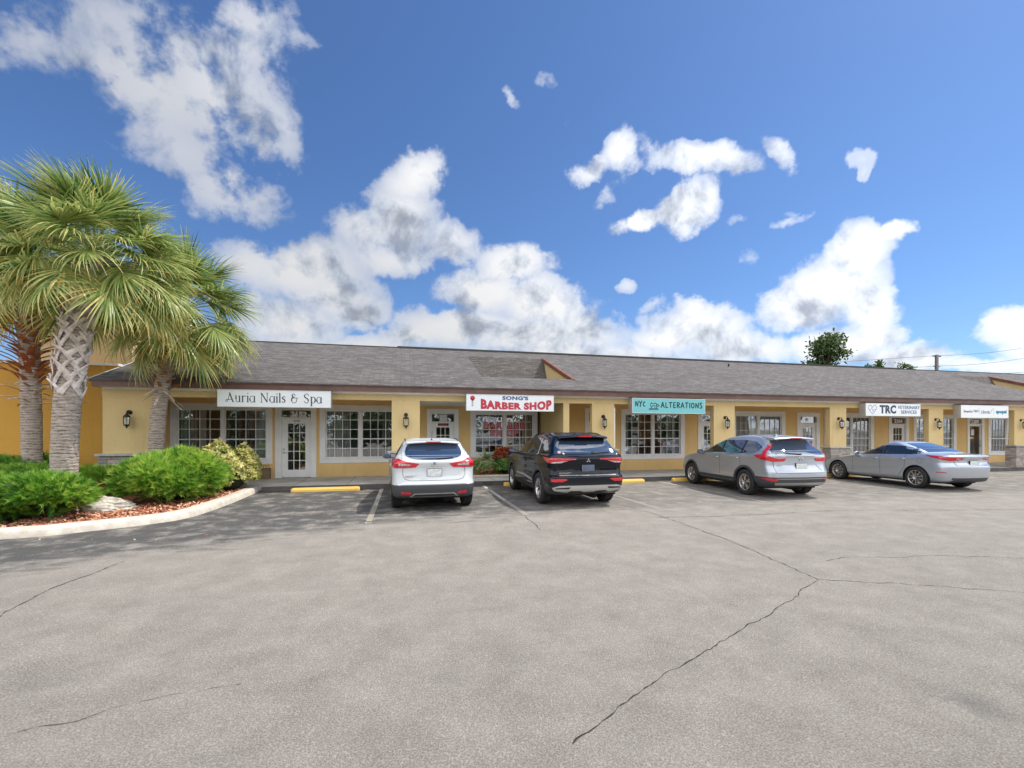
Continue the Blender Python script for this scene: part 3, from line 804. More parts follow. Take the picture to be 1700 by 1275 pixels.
# roof
RZ = SZ + .207; SL = (5.45 - RZ) / (20.4 - EY)
rz = lambda y: RZ + SL * (y - EY)
wells = [(2.62, 6.03), (30.2, 33.6)]
W0, W1 = 15.4, 19.05
xs = [LX - .1, wells[0][0], wells[0][1], wells[1][0], wells[1][1], RX]
mb = MB()
def roofquad(x0, x1, y0, y1):
    mb.add([(x0, y0, rz(y0)), (x1, y0, rz(y0)), (x1, y1, rz(y1)), (x0, y1, rz(y1))], [(0, 1, 2, 3)])
for i in range(5):
    a, b = xs[i], xs[i + 1]
    if i in (1, 3):
        roofquad(a, b, EY - .04, W0); roofquad(a, b, W1, 20.4)
    else: roofquad(a, b, EY - .04, 20.4)
mb.add([(LX - .1, 20.4, 5.45), (RX, 20.4, 5.45), (RX, 27, 3.1), (LX - .1, 27, 3.1)], [(0, 1, 2, 3)])
for i in range(len(xs)-1):
    mb.add([(xs[i], EY - .04, rz(EY - .04)), (xs[i+1], EY - .04, rz(EY - .04)), (xs[i+1], EY - .04, rz(EY - .04) - .025), (xs[i], EY - .04, rz(EY - .04) - .025)], [(0, 1, 2, 3)])
roof = B(mb, 'roof', M['shingle'], shop)
mb = MB(); mb.box(-.3, 28.6, 20.28, 20.52, 5.42, 5.50); mb.box(LX - .1, -.31, 20.32, 20.48, 5.43, 5.468); mb.box(28.61, RX, 20.32, 20.48, 5.43, 5.468)
B(mb, 'ridge_cap', simple('ridge_dark', (.06, .06, .055), .9, var=.2), roof)
mb = MB(); mb.add([(LX - .1, EY - .04, rz(EY - .04) + .012), (LX - .1, 20.4, 5.462), (LX - .135, 20.4, 5.462), (LX - .135, EY - .04, rz(EY - .04) + .012), (LX - .135, EY - .04, rz(EY - .04) - .1), (LX - .135, 20.4, 5.35)], [(0, 1, 2, 3), (3, 2, 5, 4)])
B(mb, 'rake_edge', M['trim'], roof)
for a, b in wells:
    wl = MB(); zf = 3.2; yb = W1 - (rz(W1) - zf) / 1.9
    wl.add([(a, W1, rz(W1)), (b, W1, rz(W1)), (b, yb, zf), (a, yb, zf)], [(0, 1, 2, 3)])
    wl.add([(a, W0, zf), (b, W0, zf), (b, yb, zf), (a, yb, zf)], [(0, 1, 2, 3)])
    wl.add([(a, W0, zf), (b, W0, zf), (b, W0, rz(W0)), (a, W0, rz(W0))], [(0, 1, 2, 3)])
    w1 = B(wl, 'roof_well', M['shingle'], roof)
    for x in (a, b):
        sd_ = MB(); sd_.add([(x, W0, zf), (x, yb, zf), (x, W1, rz(W1)), (x, W0, rz(W0))], [(0, 1, 2, 3)])
        B(sd_, 'well_side', M['stucco'], roof)
    rk = MB(); z0_ = rz(W0) ; z1_ = rz(W1)
    rk.add([(b - .06, W0 - .1, z0_ - .04 + .03), (b + .05, W0 - .1, z0_ - .01), (b + .05, W1 + .05, z1_ + .05), (b - .06, W1 + .05, z1_ + .05),
            (b - .06, W0 - .1, z0_ - .17), (b - .06, W1 + .05, z1_ - .1)], [(0, 1, 2, 3), (4, 0, 3, 5)])
    B(rk, 'rake_board', simple('rake_wood', (.17, .06, .03), .7, var=.4, scale=4), roof)
mb = MB(); mb.tube([(15.7, 19.1, 4.9), (15.7, 19.1, 5.12)], .045, 10); mb.lathe([(.13, 4.93), (.1, 4.96), (.05, 4.99)], (15.7, 19.1, 0), 'z', 12)
B(mb, 'vent_pipe', M['black_metal'], roof)

# ------------------------------------------------------------------ taller neighbour on the left
nb = empty('neighbour_building', (-12, 17, 0), 0, 'deep ochre stucco building behind the palm trees', 'building')
def NB(mb, name, m): return mb.build(name, m, nb, (-12, 17, 0))
mb = MB(); mb.box(-30, -8.02, 15.2, 15.4, 0, 3.62); mb.box(-30, -8.05, 15.4, 27, 3.2, 3.4)
NB(mb, 'wall', M['stucco_deep'])
mb = MB(); mb.box(-30.1, -8.0, 15.15, 15.45, 3.62, 3.69); NB(mb, 'parapet_cap', M['trim'])
mb = MB(); mb.box(-10.6, -8.04, 15.9, 26, 3.4, 6.0); NB(mb, 'upper_wall', stucco('pale_stucco', (.82, .62, .36)))
mb = MB(); mb.box(-10.7, -7.98, 15.85, 26.1, 6.0, 6.08); NB(mb, 'upper_cap', M['trim'])

# ------------------------------------------------------------------ signs
def sign_box(name, x0, x1, z0, z1, label, face, ya=13.99, group='fascia signs of the shops'):
    s = empty(name, ((x0 + x1) / 2, ya, z0), 0, label, 'sign', group)
    off = ((x0 + x1) / 2, ya, z0)
    mb = MB(); y1 = CY - .002
    mb.box(x0, x1, ya + .012, y1, z0, z1)
    b = mb.build('cabinet', M['alu'], s, off)
    fr = MB(); t_ = .018
    fr.box(x0, x0 + t_, ya, ya + .0118, z0, z1); fr.box(x1 - t_, x1, ya, ya + .0118, z0, z1)
    fr.box(x0 + t_, x1 - t_, ya, ya + .0118, z1 - t_, z1); fr.box(x0 + t_, x1 - t_, ya, ya + .0118, z0, z0 + t_)
    fr.build('frame', M['alu'], s, off)
    fc = MB(); fc.box(x0 + t_, x1 - t_, ya + .004, ya + .0118, z0 + t_, z1 - t_); fc.build('face', face, s, off)
    return s, off, ya + .004

def stroke_mesh(strokes, y, m, parent, off, name='lettering', jit=0):
    """strokes: list of (width, [(x,z)...]) ribbons facing -Y"""
    mb = MB(); n = 0
    for wd, pts in strokes:
        P = [Vector(p) for p in pts]
        if len(P) > 2:
            q = []
            for i in range(len(P) - 1):
                a, b, c, d = P[max(i - 1, 0)], P[i], P[i + 1], P[min(i + 2, len(P) - 1)]
                for j in range(5):
                    u = j / 5
                    q.append(.5 * ((2 * b) + (c - a) * u + (2 * a - 5 * b + 4 * c - d) * u * u + (3 * b - a - 3 * c + d) * u ** 3))
            P = q + [P[-1]]
        ws = wd if isinstance(wd, tuple) else (wd, wd)
        vs = []
        yy = y - .001 - .0001 * n; n += 1
        for i, p in enumerate(P):
            d = (P[min(i + 1, len(P) - 1)] - P[max(0, i - 1)]).normalized(); k = i / (len(P) - 1)
            hw = (ws[0] + (ws[1] - ws[0]) * k) / 2
            vs += [(p.x - d.y * hw, yy, p.y + d.x * hw), (p.x + d.y * hw, yy, p.y - d.x * hw)]
        mb.add(vs, [(2 * i, 2 * i + 1, 2 * i + 3, 2 * i + 2) for i in range(len(P) - 1)])
    return mb.build(name, m, parent, off)
def arc(cx, cz, rx, rz_, a0, a1, n=10):
    return [(cx + rx * math.cos(R(a0 + (a1 - a0) * i / n)), cz + rz_ * math.sin(R(a0 + (a1 - a0) * i / n))) for i in range(n + 1)]
def seg_word(word, glyphs, x, z, h, gap, wmul=1.0):
    out = []
    for ch in word:
        if ch == ' ': x += .42 * h; continue
        w_, st = glyphs[ch]
        for wd, pts in st:
            ww = (wd[0] * h * wmul, wd[1] * h * wmul) if isinstance(wd, tuple) else wd * h * wmul
            out.append((ww, [(x + px * h, z + pz * h) for px, pz in pts]))
        x += (w_ + gap) * h
    return out, x
# thin flared lettering
TK, TN = .085, .04
SER = lambda x, z, w_=.12: (TN, [(x - w_ / 2, z), (x + w_ / 2, z)])
AUR = {
    'A': (.78, [(TK, [(.34, .98), (.5, .5), (.68, .02)]), (TN, [(.36, .95), (.28, .55), (.16, .16), (.06, .04), (-.02, .14), (.06, .26), (.22, .26), (.56, .26)]), SER(.68, .02, .16)]),
    'u': (.55, [(TK, [(.1, .66), (.1, .3)]), (TN, [(.1, .3), (.14, .06), (.28, .02), (.42, .14)]), (TK, [(.44, .66), (.44, .02)]), SER(.06, .66), SER(.4, .66), SER(.5, .02, .1)]),
    'r': (.42, [(TK, [(.1, .66), (.1, .02)]), (TN, [(.12, .45), (.2, .62), (.34, .66)]), (TK, [(.33, .66), (.37, .58)]), SER(.06, .66), SER(.1, .02, .2)]),
    'i': (.2, [(TK, [(.1, .66), (.1, .02)]), (TK, [(.1, .86), (.1, .95)]), SER(.06, .66), SER(.1, .02, .2)]),
    'a': (.55, [(TN, arc(.24, .33, .22, .33, 60, 200)), (TK, arc(.24, .33, .22, .33, 170, 215)), (TN, arc(.24, .33, .22, .33, 200, 340)), (TK, [(.46, .66), (.46, .02)]), SER(.5, .02, .12)]),
    'N': (.82, [(TN, [(.1, .98), (.1, .02)]), (TK, [(.1, .96), (.66, .04)]), (TN, [(.67, .98), (.67, .02)]), SER(.1, .02, .2), SER(.67, .98, .2), SER(.06, .98, .12)]),
    'l': (.2, [(TK, [(.1, 1.0), (.1, .02)]), SER(.06, 1.0), SER(.1, .02, .2)]),
    's': (.42, [(TN, [(.36, .54), (.26, .66), (.12, .62)]), (TK, [(.1, .6), (.1, .44), (.3, .3), (.33, .12)]), (TN, [(.34, .14), (.26, .03), (.12, .02), (.04, .16)])]),
    '&': (.8, [(TN, [(.42, .72), (.38, .92), (.24, .96), (.14, .82)]), (TK, [(.14, .84), (.18, .64), (.34, .54)]), (TK, [(.26, .56), (.1, .44), (.08, .2)]), (TN, [(.08, .22), (.2, .02), (.44, .02), (.58, .2), (.6, .46)]), (TN, [(.34, .54), (.5, .52), (.74, .5)])]),
    'S': (.62, [(TN, [(.52, .76), (.42, .95), (.22, .97), (.1, .84)]), (TK, [(.1, .86), (.14, .62), (.4, .44), (.5, .22)]), (TN, [(.5, .24), (.4, .04), (.2, .02), (.04, .22)])]),
    'p': (.55, [(TK, [(.1, .66), (.1, -.3)]), (TN, [(.12, .5), (.2, .62), (.32, .66), (.42, .58)]), (TK, [(.42, .6), (.5, .34), (.42, .08)]), (TN, [(.42, .08), (.3, .0), (.18, .04), (.12, .16)]), SER(.06, .66), SER(.1, -.3, .2)]),
}
s, off, yf = sign_box('shop_sign', -5.06, -2.09, 2.42, 2.915, 'pale sign reading Auria Nails & Spa over the left shop window', M['white_sign'])
st, xe = seg_word('Auria Nails & Spa', AUR, 0, 0, .27, .085)
k = 2.52 / xe
st = [((tuple(a * 1.4 for a in w_) if isinstance(w_, tuple) else w_ * 1.4), [(-4.84 + px * k, 2.555 + pz) for px, pz in p]) for w_, p in st]
stroke_mesh(st, yf, M['ink_navy'], s, off)

s, off, yf = sign_box('shop_sign', 1.89, 4.79, 2.39, 2.915, "white sign reading Song's Barber Shop in red and blue", M['white_sign'])
me = textmesh("SONG'S", .155, .003, .006, 1.55, space=1.05); wall_text(me, 3.48, yf - .003, 2.80, M['ink_blue'], s, off=off)
me = textmesh('BARBER SHOP', .36, .003, .022, .82, space=1.12)
xs_ = [v.co.x for v in me.vertices]; hw = max(abs(min(xs_)), abs(max(xs_)))
zmin = min(v.co.y for v in me.vertices); zmax = max(v.co.y for v in me.vertices)
for v in me.vertices:
    u = v.co.x / hw; hh = (v.co.y - zmin) / (zmax - zmin)
    v.co.y = hh * (.225 + .115 * u * u) - .008 * (1 - u * u); v.co.x = u * 1.19
wall_text(me, 3.52, yf - .003, 2.445, M['ink_red'], s, off=off)
pole = MB(); px = 2.09
pole.lathe([(0, -.006), (.075, -.006), (.075, 0)], (px, yf, 2.79), 'y', 20)
pole.prism([(px - .052, 2.80), (px + .052, 2.80), (px + .03, 2.70), (px - .03, 2.70)], 'y', yf - .005, yf)
pole.build('pole_emblem', M['ink_red'], s, off)
pb = MB()
for k in range(4):
    z = 2.66 - k * .045; pb.prism([(px - .035, z), (px - .015, z), (px + .035, z + .045), (px + .015, z + .045)], 'y', yf - .005, yf)
pb.build('pole_stripes', M['ink_black'], s, off)

M['teal'] = simple('teal_sign_face', (.17, .52, .53), .35, var=.03)
s, off, yf = sign_box('shop_sign', 7.63, 10.51, 2.37, 2.895, 'turquoise sign reading NYC Alterations with a sewing machine', M['teal'])
HB = .19
HND = {
    'N': (.6, [(HB, [(.08, 0), (.1, .9)]), (HB, [(.1, .88), (.5, .05)]), (HB, [(.5, .02), (.56, .98)])]),
    'Y': (.55, [(HB, [(.02, .95), (.26, .5)]), (HB, [(.56, 1.0), (.3, .5), (.18, -.08)])]),
    'C': (.5, [(HB, [(.46, .68), (.3, .8), (.12, .62), (.08, .3), (.22, .08), (.46, .12)])]),
    'A': (.62, [(HB, [(.02, 0), (.3, .98)]), (HB, [(.3, .96), (.58, -.02)]), (HB, [(.1, .34), (.5, .36)])]),
    'L': (.48, [(HB, [(.1, .95), (.08, .05)]), (HB, [(.06, .06), (.46, .1)])]),
    'T': (.56, [(HB, [(.0, .88), (.56, .95)]), (HB, [(.28, .9), (.26, 0)])]),
    'E': (.5, [(HB, [(.1, .92), (.08, .04)]), (HB, [(.1, .9), (.46, .92)]), (HB, [(.1, .48), (.4, .5)]), (HB, [(.07, .06), (.46, .08)])]),
    'R': (.56, [(HB, [(.1, .95), (.08, 0)]), (HB, [(.08, .92), (.42, .86), (.44, .6), (.12, .46)]), (HB, [(.18, .46), (.54, .02)])]),
    'I': (.2, [(HB, [(.1, .95), (.1, 0)])]),
    'O': (.6, [(HB, arc(.3, .47, .22, .42, 90, 450, 12))]),
    'S': (.5, [(HB, [(.46, .86), (.24, .94), (.1, .74), (.26, .52), (.42, .3), (.3, .04), (.04, .1)])]),
}
st, xe = seg_word('NYC', HND, 7.74, 2.60, .20, .16); st2, xe2 = seg_word('ALTERATIONS', HND, 0, 0, .205, .12)
k = (10.42 - 8.73) / xe2
st += [(w_, [(8.73 + px_ * k, 2.565 + pz) for px_, pz in p]) for w_, p in st2]
tq = .02
st += [(tq, [(8.28, 2.50), (8.62, 2.50)]), (tq, [(8.28, 2.535), (8.62, 2.535)]), (tq, [(8.28, 2.50), (8.28, 2.535)]), (tq, [(8.62, 2.50), (8.62, 2.535)]),
       (tq, [(8.56, 2.535), (8.56, 2.71)]), (tq, [(8.56, 2.71), (8.33, 2.71)]), (tq, [(8.33, 2.71), (8.33, 2.60)]), (tq, [(8.33, 2.60), (8.40, 2.60)]), (tq, [(8.40, 2.60), (8.42, 2.65)]), (tq, [(8.42, 2.65), (8.50, 2.64)]), (tq, [(8.50, 2.64), (8.50, 2.535)]),
       (tq, [(8.36, 2.6), (8.36, 2.545)]), (tq, [(8.36, 2.71), (8.36, 2.76)]), (tq, [(8.5, 2.71), (8.5, 2.745)]), (tq, arc(8.60, 2.64, .03, .045, 0, 360, 12)), (tq, [(8.63, 2.64), (8.68, 2.65)])]
stroke_mesh(st, yf, M['ink_black'], s, off)

s, off, yf = sign_box('shop_sign', 17.84, 20.72, 2.36, 2.87, 'white sign reading TRC Veterinary Services with a heart line emblem', M['white_sign'])
wall_text(textmesh('TRC', .43, .003, .02, .98, space=1.08), 18.99, yf - .003, 2.615, M['ink_navy'], s, off=off)
M['ink_slate'] = simple('slate_ink', (.10, .16, .28), .45, var=.05)
wall_text(textmesh('VETERINARY', .185, .003, .003, 1.04, space=1.08), 20.09, yf - .003, 2.715, M['ink_slate'], s, off=off)
wall_text(textmesh('SERVICES', .185, .003, .003, 1.04, space=1.08), 20.09, yf - .003, 2.525, M['ink_slate'], s, off=off)
hx, hz_ = 18.19, 2.60
st = [(.022, [(hx, hz_ - .17), (hx - .18, hz_ + .02), (hx - .19, hz_ + .14), (hx - .09, hz_ + .19), (hx, hz_ + .11), (hx + .09, hz_ + .19), (hx + .19, hz_ + .14), (hx + .18, hz_ + .02), (hx, hz_ - .17)]),
      (.016, [(hx - .19, hz_ + .02), (hx - .08, hz_ + .02)]), (.016, [(hx - .08, hz_ + .02), (hx - .03, hz_ + .1)]), (.016, [(hx - .03, hz_ + .1), (hx + .02, hz_ - .08)]), (.016, [(hx + .02, hz_ - .08), (hx + .06, hz_ + .02)]), (.016, [(hx + .06, hz_ + .02), (hx + .19, hz_ + .02)])]
stroke_mesh(st, yf, M['ink_slate'], s, off, 'heart_emblem')

s, off, yf = sign_box('shop_sign', 22.98, 25.82, 2.32, 2.87, 'white sign with three medicine names split by thin lines', M['white_sign'])
wall_text(textmesh('Simparica', .15, .003, .002, .92), 23.40, yf - .003, 2.60, simple('grey_ink', (.22, .18, .24), .5, var=0), s, off=off)
wall_text(textmesh('TRIO', .14, .003, .001, 1.0), 23.86, yf - .003, 2.61, simple('violet_ink', (.20, .12, .22), .5, var=0), s, off=off)
wall_text(textmesh('Librela', .21, .003, .0, .95), 24.42, yf - .003, 2.58, simple('slate_grey_ink', (.14, .16, .17), .5, var=0), s, off=off)
wall_text(textmesh('apoquel', .2, .003, .01, 1.0), 25.38, yf - .003, 2.60, simple('cyan_ink', (.02, .22, .36), .5, var=0), s, off=off)
stroke_mesh([(.012, [(24.06, 2.46), (24.06, 2.76)]), (.012, [(24.92, 2.46), (24.92, 2.76)]), (.018, [(24.74, 2.52), (24.79, 2.66), (24.88, 2.72)])], yf, M['ink_slate'], s, off, 'divider')

# ------------------------------------------------------------------ wall lanterns
def lantern():
    s = empty('wall_lantern', (0, 0, 0)); mb = MB()
    mb.lathe([(.0, -.025), (.05, -.022), (.06, -.01), (.06, 0)], (0, 0, .12), 'y', 16)
    mb.tube([(0, -.02, .12), (0, -.07, .17), (0, -.13, .15), (0, -.15, .09)], .012, 8)
    mb.tube([(0, -.02, .1), (0, -.08, .08), (0, -.13, .1)], .008, 6)
    mb.build('bracket', M['black_metal'], s)
    cg = MB(); cy = -.15
    cg.lathe([(.0, .1), (.02, .095), (.03, .06), (.075, .03), (.09, .0), (.085, -.012), (.07, -.012)], (0, cy, 0), 'z', 6, False)
    cg.lathe([(.012, .13), (.018, .115), (.01, .1)], (0, cy, 0), 'z', 8)
    cg.lathe([(.07, -.21), (.075, -.215), (.075, -.23), (.05, -.25), (.02, -.265), (.03, -.285), (.012, -.3), (.0, -.33)], (0, cy, 0), 'z', 6, False)
    for k in range(6):
        a = math.pi / 3 * k
        cg.tube([(.08 * math.cos(a), cy + .08 * math.sin(a), -.01), (.07 * math.cos(a), cy + .07 * math.sin(a), -.215)], .006, 5)
    cg.build('cage', M['black_metal'], s)
    g = MB(); g.lathe([(.074, -.012), (.064, -.212)], (0, cy, 0), 'z', 6, False); g.build('lamp_glass', M['glass'], s)
    c = MB(); c.lathe([(.0, -.06), (.016, -.075), (.02, -.1), (.014, -.13), (.014, -.21)], (0, cy, 0), 'z', 10); c.build('bulb', M['lamp_glass'], s)
    return s
proto = lantern()
lan = [(-7.26, 'black wall lantern on the wide column behind the palms'), (.05, 'black wall lantern on the column left of the barber shop'), (6.66, 'black wall lantern on the column left of the turquoise sign'),
       (11.55, 'black wall lantern on the column right of the turquoise sign'), (16.8, 'black wall lantern on the column left of the veterinary sign'), (21.95, 'black wall lantern on the column right of the veterinary sign'), (27.08, 'black wall lantern at the right edge above tall stone cladding')]
for i, (x, lb) in enumerate(lan):
    if i == 0: o = proto
    else:
        o = proto.copy(); link(o)
        for c in proto.children:
            cc_ = c.copy(); link(cc_, o)
    o.location = (x, CY, 2.13); tag(o, lb, 'wall lantern', 'lanterns on the columns')

# ------------------------------------------------------------------ wheel stops
def wheel_stop():
    mb = MB(); L = .93
    prof = [(-.09, .0), (.09, .0), (.085, .06), (.055, .115), (-.055, .115), (-.085, .06)]
    vs = []
    for x, k in ((-L, .8), (-L + .05, 1), (-L * .3, 1), (L * .35, 1), (L - .05, 1), (L, .8)):
        vs += [(x, y * k, z * (k if z > .05 else 1)) for y, z in prof]
    n = 6
    mb.add(vs, [(i * n + j, (i + 1) * n + j, (i + 1) * n + (j + 1) % n, i * n + (j + 1) % n) for i in range(5) for j in range(n)])
    mb.add(vs[:6], [tuple(range(6))]); mb.add(vs[-6:], [tuple(range(5, -1, -1))])
    return mb.build('wheel_stop', M['yellow'])
ws0 = wheel_stop()
stops = [(-2.2, 'yellow wheel stop in the empty bay beside the planting bed'), (.9, 'yellow wheel stop in front of the white SUV'), (4.0, 'yellow wheel stop in front of the black SUV'), (7.02, 'yellow wheel stop in the empty bay under the turquoise sign'),
         (9.98, 'yellow wheel stop under the nose of the silver SUV'), (16.3, 'yellow wheel stop in front of the silver sedan'), (23.25, 'yellow wheel stop beyond the tail of the silver sedan')]
for i, (x, lb) in enumerate(stops):
    o = ws0 if i == 0 else ws0.copy()
    if i: link(o)
    o.location = (x, 13.80 if x > 5 else 13.85, .004); o.rotation_euler = (0, 0, R([0, .5, -1, .3, .6, 0, -.4][i]))
    tag(o, lb, 'wheel stop', 'wheel stops')
# ------------------------------------------------------------------ vehicles
def car_paint(name, col, metal=0.0, rough=.35, spec=.5):
    m, t, b = new_mat(name)
    b.inputs['Base Color'].default_value = (*col, 1)
    pos = t.n('ShaderNodeTexCoord').outputs['Object']
    # a film of road dust towards the sills
    sp_ = t.n('ShaderNodeSeparateXYZ'); S(t, sp_.inputs[0], pos)
    n = t.noise(pos, 9, 4, .6)
    d = t.math('MULTIPLY', t.math('SUBTRACT', .62, sp_.outputs[2], clamp=True), t.math('MULTIPLY', n, 1.1), clamp=True)
    c = t.mix(d, col, (.30, .27, .23)); S(t, b.inputs['Base Color'], c)
    b.inputs['Metallic'].default_value = metal
    b.inputs['Roughness'].default_value = rough
    b.inputs['Specular IOR Level'].default_value = spec
    b.inputs['Coat Weight'].default_value = 1.0 if spec > .3 else .7; b.inputs['Coat Roughness'].default_value = .03
    S(t, b.inputs['Coat Normal'], t.bump(t.noise(pos, 3.0, 2, .5), .004, .35))
    return m
M['p_white'] = car_paint('white_paint', (.53, .55, .56), 0, .4)
M['p_black'] = car_paint('black_paint', (.003, .005, .010), 0, .3, spec=.05)
M['p_silver'] = car_paint('silver_paint', (.45, .48, .53), .65, .34)
M['p_silver2'] = car_paint('cool_silver_paint', (.48, .52, .58), .65, .32)
M['plastic'] = simple('grey_plastic', (.055, .058, .064), .55, var=.1, scale=12)
M['satin'] = simple('satin_silver_trim', (.52, .52, .51), .35, .55, var=.04)
M['c_glass'] = simple('tinted_car_glass', (.010, .014, .018), .02, var=0, coat=1.0, spec=1.0)
M['c_glass2'] = simple('privacy_car_glass', (.022, .042, .085), .03, var=0, coat=1.0, spec=1.0)
M['tyre'] = simple('tyre_rubber', (.022, .021, .021), .85, var=.3, scale=20)
M['rim'] = simple('alloy', (.60, .58, .57), .28, .9, var=.05)
M['rim_dark'] = simple('dark_alloy', (.05, .048, .05), .4, .6, var=.1)
M['well'] = simple('wheel_well', (.008, .008, .008), .95, var=0)
def lamp(name, col):
    m, t, b = new_mat(name)
    pos = t.n('ShaderNodeTexCoord').outputs['Object']
    v = t.n('ShaderNodeTexVoronoi', i_Scale=38.0); S(t, v.inputs['Vector'], pos)
    c = t.ramp(v.outputs['Distance'], [(.0, tuple(min(1, x * 1.5) for x in col)), (.6, tuple(x * .55 for x in col))])
    S(t, b.inputs['Base Color'], c)
    b.inputs['Roughness'].default_value = .18; b.inputs['Coat Weight'].default_value = 1.0; b.inputs['Coat Roughness'].default_value = .02
    return m
M['red'] = lamp('red_lens', (.72, .015, .03)); M['clear'] = lamp('clear_lens', (.62, .56, .56)); M['head'] = lamp('headlamp_lens', (.5, .52, .55))
M['plate'] = simple('number_plate_metal', (.62, .64, .63), .4, var=.25, scale=22)
M['rubber'] = simple('black_rubber', (.012, .012, .013), .5, var=0)

def catmull_rows(rows, k):
    out = []; n = len(rows)
    A = [np.array(r, float) for r in rows]
    for i in range(n - 1):
        a, b, c, d = A[max(i - 1, 0)], A[i], A[i + 1], A[min(i + 2, n - 1)]
        # limit tangents so steps do not overshoot
        m1 = (c - a) / 2; m2 = (d - b) / 2; dl = c - b
        m1 = np.where(m1 * dl <= 0, 0, np.sign(dl) * np.minimum(abs(m1), 2.2 * abs(dl)))
        m2 = np.where(m2 * dl <= 0, 0, np.sign(dl) * np.minimum(abs(m2), 2.2 * abs(dl)))
        for j in range(k):
            u = j / k
            out.append((2 * u**3 - 3 * u**2 + 1) * b + (u**3 - 2 * u**2 + u) * m1 + (-2 * u**3 + 3 * u**2) * c + (u**3 - u**2) * m2)
    out.append(A[-1]); return out

